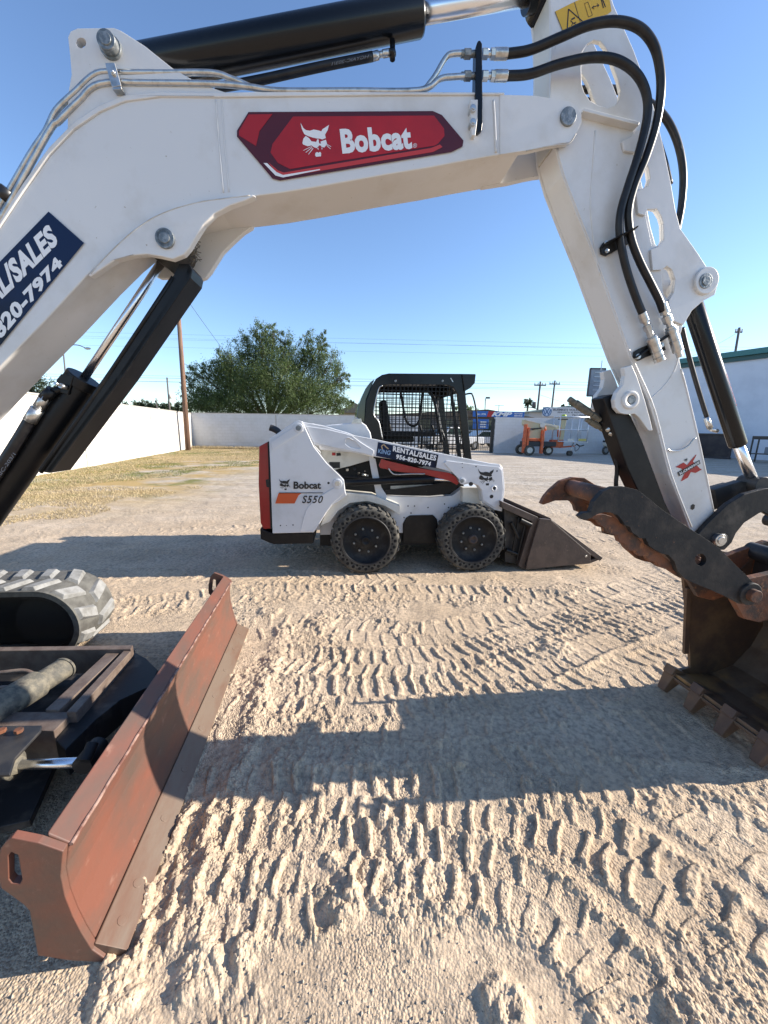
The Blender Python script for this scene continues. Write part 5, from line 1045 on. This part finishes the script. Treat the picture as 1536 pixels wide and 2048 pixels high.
# ---- trees
def leaf_cloud(pts, size, rs, droop=.0, squash=.5):
    n = len(pts); c = np.array(pts); ang = rs.uniform(0, 2*np.pi, n); el = rs.normal(-droop, .55, n)
    d = np.stack([np.cos(ang)*np.cos(el), np.sin(ang)*np.cos(el), np.sin(el)], 1); up = rs.normal(0, 1, (n, 3)); s_ = np.cross(d, up); s_ /= np.linalg.norm(s_, axis=1)[:, None]+1e-9
    ln = size*rs.uniform(.6, 1.4, n)[:, None]; wd_ = ln*squash*.5
    V = np.stack([c-d*ln*.5, c+s_*wd_*.6, c+d*ln*.5, c-s_*wd_*.6], 1).reshape(-1, 3); return V, np.arange(n*4).reshape(n, 4)
def tree(name, base, lobes, n, leafsz, mt, label, seed, group=None, trunk=.25, droop=.3, squash=.5, limbs=True):
    rs = np.random.RandomState(seed); root = empty(name, tuple(base), 0, label, 'tree', group); P = []
    vol = [l[3]*l[4]*l[5] for l in lobes]; tot = sum(v**.75 for v in vol)
    for (cx_, cy_, cz_, rx, ry, rz), v in zip(lobes, vol):
        k = int(n*v**.75/tot); ncl = max(6, k//45)          # clumps: twigs with leaves
        u = rs.normal(0, 1, (ncl, 3)); u /= np.linalg.norm(u, axis=1)[:, None]; rr_ = rs.uniform(.15, 1.05, (ncl, 1))**.65; cl = u*rr_*np.array([rx, ry, rz])+np.array([cx_, cy_, cz_])
        ids = rs.randint(0, ncl, k); off = rs.normal(0, 1, (k, 3))*np.array([.13, .13, .15])*min(rx, rz)*.9
        out = u[ids]*rs.uniform(-.15, .5, (k, 1))*min(rx, rz)*.55; P.append(cl[ids]+off+out)
    P = np.vstack(P)-np.array(base); P = P[P[:, 2] > .2]
    V, F = leaf_cloud(P, leafsz, rs, droop, squash); np_mesh('crown', V, F, mt, root)
    if limbs:
        b = MB(); rn = random.Random(seed)
        cz_ = sum(l[2] for l in lobes)/len(lobes)-base[2]
        b.cyl((0, 0, -.2), (.05, 0, cz_*.35), trunk, trunk*.75, n=10)
        for l in lobes:
            e = Vector((l[0]-base[0], l[1]-base[1], l[2]-base[2])); s0 = Vector((.05, 0, cz_*.3)); m = s0.lerp(e, .5)+Vector((rn.uniform(-.3, .3), 0, rn.uniform(-.2, .3)))
            b.cyl(s0, m, trunk*.4, trunk*.22, n=7); b.cyl(m, e, trunk*.22, trunk*.07, n=6)
            for q in range(5):
                t = e+Vector((rn.uniform(-1, 1)*l[3]*.8, rn.uniform(-1, 1)*l[4]*.8, rn.uniform(-.3, 1)*l[5]*.85)); b.cyl(m.lerp(e, rn.uniform(.3, 1)), t, trunk*.12, trunk*.03, n=5)
        b.build('trunk', BARK, root)
    return root
YT = 31.0
def lobe(px, py, rpx, rpy, Y=YT, dy=0.):
    c = W(px, py, Y+dy); s_ = c.y/FPX*1.03; return (c.x, c.y, c.z, rpx*s_, rpx*s_*.85, rpy*s_)
lb_ = [lobe(*a, dy=d) for a, d in (((430,775,46,40),.5),((402,805,36,28),0),((462,735,30,36),-.5),((440,722,16,22),0),((490,700,20,30),.3),((525,690,24,40),0),((545,665,12,20),.2),((515,665,10,16),0),
  ((556,765,42,56),-1.2),((500,785,52,44),-.8),((580,715,24,40),.4),((630,705,20,38),0),((648,690,10,26),.2),((612,700,12,30),.3),((660,735,26,36),.6),((680,765,16,28),.2),((640,795,48,36),-.3),((676,808,26,18),0),((590,800,52,34),-1),((450,812,58,24),-.5),
  ((372,768,12,16),0),((392,745,14,18),.4),((411,735,10,20),.2),((570,690,12,24),0),((695,752,8,14),0),((535,735,40,40),1),((610,760,40,50),1),((480,760,40,40),1))]
tb = W(540, 900, YT); tree('mesquite_tree', (tb.x, tb.y, 0), lb_, 150000, .15, LEAF, 'big spreading feathery green tree behind the white wall left of the loader', 3, trunk=.3, droop=.6, squash=.42)
c = W(70, 900, 38); tree('dark_tree', (c.x, c.y, 0), [lobe(80,790,34,30,38), lobe(52,800,30,22,38), lobe(104,800,16,18,38)], 9000, .22, LEAFD, 'dark green tree above the white wall at the far left', 5, droop=.1)
for i, (pxs_, lab) in enumerate((((228,262,),'low dark distant tree above the white wall, left of the short grey pole'), ((290,318),'rounded dark distant tree between the two short grey poles'), ((335,362),'dark distant tree just left of the leaning brown pole'))):
    c = W(sum(pxs_)/2, 830, 85); tree('distant_tree', (c.x, c.y, 0), [lobe(x, 818, 24, 14, 85, i) for x in pxs_], 2600, .6, LEAFD, lab, 20+i, 'distant trees beyond the left wall', limbs=False)
c = W(945, 822, 90); tree('distant_tree', (c.x, c.y, 0), [lobe(940,822,16,12,90), lobe(922,826,14,10,90)], 1500, .6, LEAF, 'small light green distant tree behind the cab and the brown roof', 31, limbs=False)
c = W(1135, 812, 95); tree('distant_tree', (c.x, c.y, 0), [lobe(1128,814,10,5,95), lobe(1143,811,10,7,95)], 900, .6, LEAFD, 'small tree top showing above the white sign wall', 32, limbs=False)
c = W(704, 806, 70); tree('distant_tree', (c.x, c.y, 0), [lobe(705,806,8,6,70), lobe(714,812,8,5,70)], 700, .4, LEAFD, 'tiny distant tree top right of the big tree', 33, limbs=False)
# palm
c0 = W(1053, 832, 80); c1_ = W(1054, 803, 80); root = empty('palm_tree', (c0.x, c0.y, 0), 0, 'small distant palm tree standing above the blue banner and grey wall', 'palm tree'); h_ = c1_.z
b = MB(); b.cyl((0, 0, 0), (.1, 0, h_), .22, .18, n=10); b.build('trunk', BARK, root); b = MB(); rn = random.Random(8)
for i in range(46):
    a_ = rn.uniform(0, 6.28); e_l = rn.uniform(-1.2, 1.3); d_ = Vector((math.cos(a_)*math.cos(e_l), math.sin(a_)*math.cos(e_l), math.sin(e_l))); s_ = d_.orthogonal().normalized(); L_ = rn.uniform(.7, 1.25); o_ = Vector((.1, 0, h_)); t_ = o_+d_*L_+Vector((0, 0, -.25))
    b.add([o_+s_*.05, o_+d_*L_*.6+s_*.28, t_, o_+d_*L_*.6-s_*.28], [(0,1,2,3)])
b.build('crown', LEAFD, root, recalc=False)
# ---- buildings behind the wall
def house(name, px0, px1, py_e, py_r, Y, dep, wallm, roofm, label, ridge=.5, ov=.4):
    a = W(px0, py_e, Y); c = W(px1, py_e, Y); z1 = (a.z+c.z)/2; zr = W((px0+px1)/2, py_r, Y).z; wd = c.x-a.x; r = empty(name, (a.x, Y, 0), 0, label, 'building')
    b = MB(); b.box((wd/2, dep/2, z1/2), (wd-.1, dep, z1)); b.build('wall', wallm, r)
    b = MB(); b.prism([(-ov, z1), (wd+ov, z1), (wd*ridge, zr)], -ov, dep+ov); b.build('roof', roofm, r)
    return r, wd, z1
h1_, wd, z1 = house('low_shop', 745, 1062, 833, 818, 46, 14, mat('dark_shop_wall', (.10, .09, .085), .8), ROOFB, 'low shop with a shallow brown gabled roof behind the gate', .72)
for i in range(7): b = MB(); b.box((1.2+i*wd/7.4, -.04, 1.7), (1.2, .06, 1.9)); b.build('window', GLS, h1_)
h2_, wd2, z2 = house('sign_building', 1058, 1235, 826, 812, 52, 12, mat('pale_grey_wall', (.48, .49, .50), .8), ROOFG, 'grey green gabled building carrying the white sign wall', .42)
h3_, wd3, z3 = house('house', 676, 735, 826, 806, 48, 10, mat('tan_wall', (.35, .29, .2), .8), mat('tan_roof', (.20, .17, .13), .9), 'low house with a tan brown roof between the big tree and the cab', .6)
def board(name, a, c, Y, mt, label, cat, th=.12, frame=None):      # a: top left px, c: bottom right px
    p = W(*a, Y); q = W(*c, Y); r = empty(name, ((p.x+q.x)/2, Y, (p.z+q.z)/2), 0, label, cat); w_, h_ = q.x-p.x, p.z-q.z
    b = MB(); b.box((0, 0, 0), (w_, th, h_)); b.build('panel', mt, r, .01)
    return r, w_, h_, lambda u0, v0, u1, v1, o=-.012: [Vector((-w_/2+u0*w_, -th/2+o, -h_/2+v1*h_)), Vector((-w_/2+u1*w_, -th/2+o, -h_/2+v1*h_)), Vector((-w_/2+u1*w_, -th/2+o, -h_/2+v0*h_)), Vector((-w_/2+u0*w_, -th/2+o, -h_/2+v0*h_))]
BB = mat('banner_blue', (.03, .13, .42), .5)
r, w_, h_, q = board('shop_banner', (946,822), (1048,835), 45.2, BB, 'long blue banner with big white letters and a red patch above the gate', 'banner')
b = MB(); poly_on(b, [bil(q(0, 0, 1, 1), u, v) for u, v in ((.27, 0), (.36, 0), (.43, 1), (.30, 1))]); b.build('red_patch', DECR, r, recalc=False)
b = MB(); text_on(b, 'KMP', q(.36, .12, .76, .90, -.02), .05, .35); b.build('banner_lettering', DECW, r, recalc=False); b = MB(); text_on(b, 'MOTORS', q(.80, .55, .96, .80, -.02), .03); text_on(b, 'SERVICE', q(.80, .15, .96, .42, -.02), .03); b.build('banner_lettering', DECW, r, recalc=False); b = MB(); text_on(b, '956 1776', q(.05, .3, .25, .62, -.02), .03); b.build('banner_lettering', DECW, r, recalc=False)
r, w_, h_, q = board('blue_sign', (946,838), (976,858), 40, BB, 'blue sign panel with white marks under the banner behind the gate bars', 'sign')
b = MB()
for k in range(3): poly_on(b, q(.45, .15+.25*k, .85, .28+.25*k))
b.build('sign_marks', DECW, r, recalc=False)
r, w_, h_, q = board('shop_sign', (1086,814), (1182,834), 50.5, mat('sign_grey_white', (.50, .52, .54), .6), 'long white sign with dark lettering and a round blue emblem above the grey wall', 'sign')
b = MB(); text_on(b, "BUEMKE'S VOLKSLAND", q(.21, .60, .93, .86), .02); text_on(b, 'SERVICE & REPAIR', q(.30, .38, .86, .52), .02); text_on(b, '761-0666', q(.60, .08, .92, .28), .02); b.build('sign_lettering', mat('sign_dark', (.07, .08, .10), .6), r, recalc=False)
EMB = mat('emblem_blue', (.04, .12, .28), .5); b = MB(); o_ = Vector((-w_/2+w_*.085, -.075, 0)); R0 = h_*.52
b.ringface(o_, (0, -1, 0), [(0, R0), (.02, R0), (.02, R0*.84), (0, R0*.84)], 36)
for pts in (((-.42,.66),(0,-.05),(.42,.66)), ((-.74,.38),(-.36,-.62),(0,.05),(.36,-.62),(.74,.38))):
    for (x0, y0), (x1, y1) in zip(pts[:-1], pts[1:]): b.bar(o_+Vector((x0*R0, -.01, y0*R0)), o_+Vector((x1*R0, -.01, y1*R0)), .02, R0*.16)
b.build('round_emblem', EMB, r)
b = MB(); b.cyl(o_+Vector((0, .02, 0)), o_, R0*.95, n=36); b.build('emblem_disc', mat('emblem_pale', (.45, .55, .68), .5), r)
# roof-top billboard seen past the arm
p = W(1192, 765, 36); r = empty('billboard', (p.x, 36, 0), 0, 'back of a grey billboard with steel rungs beside the arm', 'billboard'); s_ = 36/FPX
b = MB(); b.box((0, 0, p.z), (28*s_, .12, 50*s_)); b.build('panel', mat('billboard_back', (.30, .33, .37), .6, col2=(.22, .24, .27), nscale=1), r)
for z in range(5): b = MB(); b.box((4*s_, -.15, p.z-14*s_+z*8*s_), (20*s_, .05, .05)); b.build('rung', ALU, r)
for x in (-14*s_, 14*s_): b = MB(); b.box((x, -.03, p.z), (.1, .16, 51*s_)); b.build('frame', GREYP, r)
b = MB(); b.box((0, -.03, p.z+25*s_), (28*s_, .16, .1)); b.box((0, -.03, p.z-25*s_), (28*s_, .16, .1)); b.build('frame_rail', GREYP, r)
b = MB(); b.cyl((0, .1, 0), (0, .1, p.z), .14, n=12); b.build('post', GREYP, r)
b = MB(); b.box((4*s_, -.2, p.z+30*s_), (.06, .06, 18*s_)); b.build('ladder', ALU, r)
# ---- cars beyond the gate
def car(px, py, Y, rz, body, label, cat='car', truck=False, L_=4.5, Hh=1.5, px_ground=None):
    p = W(px, py, Y); r = empty('parked_car' if not truck else 'pickup_truck', (p.x, Y, 0), rz, label, cat, 'vehicles parked beyond the gate')
    if truck: pf = [(-L_/2,.45),(-L_/2,1.0),(-.4,1.02),(-.3,1.55),(.0,1.72),(.9,1.72),(1.25,1.2),(L_/2-.1,1.1),(L_/2,.9),(L_/2,.42)]
    else: pf = [(-L_/2,.4),(-L_/2,.9),(-L_/2+.3,1.0),(-1.3,Hh-.05),(-.6,Hh),(.5,Hh),(1.2,.98),(L_/2-.2,.85),(L_/2,.65),(L_/2,.35)]
    b = MB(); b.prism(pf, -.85, .85); b.build('body', body, r, .07)
    for s_ in (-1, 1):
        wn = [(-1.15,1.0),(-.95,Hh-.12),(.45,Hh-.10),(1.0,1.0)] if not truck else [(-.28,1.12),(-.2,1.55),(.0,1.64),(.82,1.64),(1.12,1.18)]
        b = MB(); b.prism(wn, s_*.853-.004, s_*.853+.004); b.build('side_window', GLS, r)
    wx, wz = (1.1, .98) if not truck else (1.24, 1.2)
    b = MB(); b.bar((wx+.02, 0, wz+.03), ((.55 if not truck else .93), 0, Hh-.06 if not truck else 1.68), 1.5, .02); b.build('windscreen', GLS, r)
    for s_ in (-1, 1):
        for x in (-L_/2+.85, L_/2-.85):
            w_ = MB(); w_.cyl((x, s_*.88, .33), (x, s_*.66, .33), .33, n=24); w_ = w_.build('wheel', TYRE, r); b = MB(); b.cyl((x, s_*.89, .33), (x, s_*.85, .33), .19, n=16); b.build('rim', STEEL, w_)
        b = MB(); b.box((L_/2-.02, s_*.62, .72), (.08, .3, .14)); b.build('headlight', CREAM, r, .02)
    b = MB(); b.box((L_/2, 0, .55), (.06, .9, .16)); b.build('grille', DECK, r); b = MB(); b.box((L_/2+.03, 0, .42), (.1, 1.66, .16)); b.build('bumper', CAPM, r, .03)
CW = mat('car_white', (.62, .63, .64), .25, coat=.5); CD = mat('car_dark', (.03, .035, .04), .25, coat=.5); CS = mat('car_silver', (.35, .36, .38), .3, .3, coat=.4)
car(905, 870, 31, R_(205), CW, 'white pickup truck seen through the cage of the cab', 'truck', True, 5.0)
car(965, 870, 36, R_(195), CW, 'white car behind the black gate bars under the blue sign', L_=4.3)
car(855, 865, 35, R_(170), CD, 'dark car seen through the cab mesh left of the white truck')
car(935, 865, 41, R_(185), CS, 'silver car parked farther back against the low shop')
# ---- trailer boom lift
YB = 25.0; o0 = W(1100, 905, YB); s_ = YB/FPX*1.0
r = empty('towable_boom_lift', (o0.x, YB, 0), R_(4), 'orange and cream towable boom lift with an aluminium basket parked by the grey wall', 'boom lift')
def LP(x, y, d=0.): return Vector(((x-1100)*s_, d, max((909-y)*s_, .0)))
for x, d, rr_ in ((1051, -.55, .33), (1051, .75, .33), (1097, .0, .31)):
    w_ = MB(); p = LP(x, 898, d); p.z = rr_; w_.cyl(p, p+Vector((0, .22, 0)), rr_, n=28); w_ = w_.build('wheel', TYRE, r, .02); b = MB(); b.cyl(p+Vector((0, -.01, 0)), p+Vector((0, .02, 0)), rr_*.55, n=20); b.build('rim', CREAM, w_)
b = MB(); b.box(LP(1075, 887, .1), (2.0, .9, .30)); b.build('chassis', mat('lift_dark', (.03, .03, .032), .6), r, .03)
b = MB(); b.box(LP(1064, 879, .1), (1.2, .7, .18)); b.box(LP(1112, 886, .1), (.8, .4, .5)); b.build('engine_cover', ORANGE, r, .04)
b = MB(); b.prism([(LP(x, y).x, LP(x, y).z) for x, y in ((1039,841),(1110,852),(1112,858),(1075,862),(1048,858),(1039,850))], -.15, .15); b.build('upper_boom', LIFTW, r, .01)
b = MB(); b.bar(LP(1039,841,-.17), LP(1106,854,-.17), .04, .07); b.build('boom_cap', CREAM, r)
b = MB(); b.prism([(LP(x, y).x, LP(x, y).z) for x, y in ((1050,862),(1075,858),(1082,868),(1085,880),(1052,882))], -.2, .2); b.build('turret', LIFTW, r, .02)
b = MB(); b.bar(LP(1050,859,-.22), LP(1074,857,-.22), .05, .08); b.build('lift_ram', DECK, r)
for x0, w_, y0, y1 in ((1041, 5, 850, 904), (1047, 4, 856, 892), (1076, 5, 860, 905), (1081, 4, 864, 892)):
    b = MB(); b.box((LP(x0, 0).x, -.35 if x0 != 1081 else .3, (909-(y0+y1)/2)*s_), (w_*s_, .22, (y1-y0)*s_)); b.build('outrigger', ORANGE, r, .02)
b = MB(); b.cyl(LP(1080,862,-.36), LP(1080,853,-.36), .09, .02, n=10); b.build('outrigger_tip', ORANGE, r)
b = MB(); b.cyl(LP(1076,851,-.18), LP(1076,851,-.24), .16, n=20); b.build('pivot_disc', CREAM, r)
b = MB(); b.bar(LP(1118,893,0), LP(1148,890,0), .1, .09); b.build('drawbar', ORANGE, r)
b = MB(); b.bar(LP(1113,856,0), LP(1114,873,0), .2, .14); b.build('basket_mount', ORANGE, r, .02)
b = MB(); b.bar(LP(1122,838,.1), LP(1120,882,.1), .24, .28); b.build('jib', LIFTW, r, .02)
b = MB(); b.cyl(LP(1122,836,.1), LP(1122,830,.1), .18, .12, n=12); b.build('beacon', mat('lime_cover', (.35, .45, .04), .5), r); b = MB(); b.box(LP(1120,839,.05), (.5, .3, .06)); b.build('control_tray', DECK, r)
bk_ = MB(); bk_.box(LP(1142, 881.5, -.1), (1.55, .8, .06)); bk_ = bk_.build('basket_floor', ALU, r)
for d in (-.5, .3):
    for x in (1106, 1144, 1163): b = MB(); b.cyl(LP(x, 835, d), LP(x, 882, d), .035, n=8); b.build('basket_post', ALU, bk_)
    for y in (835, 859, 881): b = MB(); b.cyl(LP(1106, y, d), LP(1163, y, d), .035, n=8); b.build('basket_rail', ALU, bk_)
for x in (1106, 1163):
    for y in (835, 859): b = MB(); b.cyl(LP(x, y, -.5), LP(x, y, .3), .03, n=8); b.build('basket_rail', ALU, bk_)
b = MB(); b.box(LP(1131, 879, -.5), (.42, .02, .2)); b.build('kick_plate', CREAM, bk_); b = MB(); b.box(LP(1154, 878.5, -.5), (.5, .02, .2)); b.build('caution_plate', mat('plate_yellow', (.5, .42, .12), .5), bk_)
b = MB(); b.cyl(LP(1142,883,-.2), LP(1138,908,-.2), .035, n=10); b.build('jockey_leg', STEEL, r)
for d in (-.3, -.12): b = MB(); p = LP(1137, 905, d); p.z = .16; b.cyl(p, p+Vector((0, .08, 0)), .16, n=18); b.cyl(p+Vector((0, -.005, 0)), p, .08, n=12); b.build('jockey_wheel', TYRE, r)
b = MB(); b.tube([LP(1148,890,-.1), LP(1152,886,-.1), LP(1157,893,-.1), LP(1150,900,-.1), LP(1148,892,-.1)], .02, 6); b.tube([LP(1150,886,-.1), LP(1158,890,-.1), LP(1166,888,-.1)], .04, 6); b.build('tow_hitch', DUSTB, r)
# ---- motorcycle in a dark bay
p = W(1224, 900, 27.6); r = empty('parked_motorcycle', (p.x, 27.0, 0), R_(200), 'small pale scooter half hidden behind the arm at the end of the grey wall', 'motorcycle'); s_ = 27/FPX
b = MB(); b.ringface((-.1, 0, .3), (0, 1, 0), [(-.06,.18),(-.06,.28),(0,.31),(.06,.28),(.06,.18)], 24); b.build('wheel', TYRE, r); b = MB(); b.ringface((1.05, 0, .3), (0, 1, 0), [(-.06,.18),(-.06,.28),(0,.31),(.06,.28),(.06,.18)], 24); b.build('wheel', TYRE, r)
b = MB(); b.cyl((-.1,-.05,.3), (-.1,.05,.3), .16, n=16); b.cyl((1.05,-.05,.3), (1.05,.05,.3), .16, n=16); b.build('hub', STEEL, r)
b = MB(); b.prism([(-.15,.62),(.05,1.1),(.2,1.15),(.25,.75),(.5,.5),(.8,.55),(1.3,.85),(1.2,.6),(1.0,.5),(.4,.3),(.1,.4)], -.16, .16); b.build('body', CREAM, r, .04)
b = MB(); b.prism([(.55,.72),(1.3,.86),(1.25,.98),(.6,.86)], -.15, .15); b.build('seat', DECK, r, .03); b = MB(); b.cyl((.12,-.3,1.18), (.12,.3,1.18), .02, n=8); b.build('handlebar', DECK, r); b = MB(); b.cyl((-.02,0,1.02), (-.1,0,1.0), .1, n=16); b.build('headlight', STEEL, r)
p0 = W(1209, 900, 28.3); p1 = W(1300, 900, 28.3); r = empty('bay_backdrop', (p0.x, 28.9, 0), 0, 'dark blue panel added for the dim covered bay behind the scooter', 'screen'); b = MB(); b.box(((p1.x-p0.x)/2, 0, 1.2), (p1.x-p0.x, .08, 2.4)); b.build('sheet', mat('bay_dark_navy', (.03, .05, .09), .7), r)  # flat navy panel added in place of the dim bay's depth
for x in (0, p1.x-p0.x): b = MB(); b.box((x, -.06, 1.25), (.08, .08, 2.5)); b.build('post', DECK, r)
# ---- dry grass: countless blades, one object each kind
rs = np.random.RandomState(11)
def blades(n, x0, x1, y0, y1, thr, seed, hh, mt, name, label):
    X_ = rs.uniform(x0, x1, n); Y_ = y0+(y1-y0)*rs.uniform(0, 1, n)**1.3
    lim = LN.x+(C0.x-LN.x)*(Y_-LN.y)/(C0.y-LN.y)+.15; ok = (X_ > lim) & (Y_ < 26.9)
    dn = fbm(X_, Y_, 1.7, 3, seed)+.10*sst(6, 16, Y_)+.14*(1-sst(0, 4.5, X_-lim))-.34*sst(-6.2, -3.6, X_+Y_*.04)*(1-sst(20, 24, Y_)); ok &= dn > thr
    X_ = X_[ok]; Y_ = Y_[ok]; m = len(X_); Z_ = ground_height(X_, Y_); a_ = rs.uniform(0, 6.28, m); h__ = hh*rs.uniform(.35, 1.2, m); w__ = .004+Y_*.0004; ld = rs.uniform(.2, 1.3, m)*h__; a2 = rs.uniform(0, 6.28, m)
    V = np.stack([np.stack([X_-np.cos(a_)*w__, Y_-np.sin(a_)*w__, Z_-.005], 1), np.stack([X_+np.cos(a_)*w__, Y_+np.sin(a_)*w__, Z_-.005], 1), np.stack([X_+np.cos(a2)*ld, Y_+np.sin(a2)*ld, Z_+h__], 1)], 1).reshape(-1, 3)
    tag(np_mesh(name, V, np.arange(m*3).reshape(m, 3), mt), label, 'grass', kind='stuff')
blades(330000, -13.2, 1.5, 5.2, 26.9, .53, 61, .04, STRAW, 'dry_grass', 'short dry yellow grass along the white wall on the left')
blades(120000, -13.2, -1.0, 6.0, 26.9, .60, 83, .035, GREENG, 'green_grass', 'thin green grass patches near the white wall')
blades(9000, -13.4, 2.0, 26.2, 26.95, .2, 12, .22, STRAW, 'wall_weeds', 'taller straw weeds at the foot of the back wall')

# ---- loose pebbles on the sand
n = 6000; ang = rs.uniform(R_(35), R_(145), n); rad_ = .7+rs.uniform(0, 1, n)**1.6*6.5; X_ = rad_*np.cos(ang); Y_ = rad_*np.sin(ang); Z_ = ground_height(X_, Y_)
sz = (.0013+.0036*rs.uniform(0, 1, n)**3)*(1+rad_*.12); base = np.array([(1,0,0),(-1,0,0),(0,1,0),(0,-1,0),(0,0,1),(0,0,-1)], float)
V = np.stack([X_, Y_, Z_+sz*.3], 1)[:, None, :]+base[None]*sz[:, None, None]*rs.uniform(.6, 1.3, (n, 6, 1))+rs.normal(0, .15, (n, 6, 3))*sz[:, None, None]
fc = np.array([(0,2,4),(2,1,4),(1,3,4),(3,0,4),(2,0,5),(1,2,5),(3,1,5),(0,3,5)])
tag(np_mesh('pebbles', V.reshape(-1, 3), (np.arange(n)[:, None, None]*6+fc[None]).reshape(-1, 3), mat('pebble', (.42, .35, .27),   .9, island=.2)), 'small pale pebbles scattered over the sand', 'pebbles', kind='stuff')
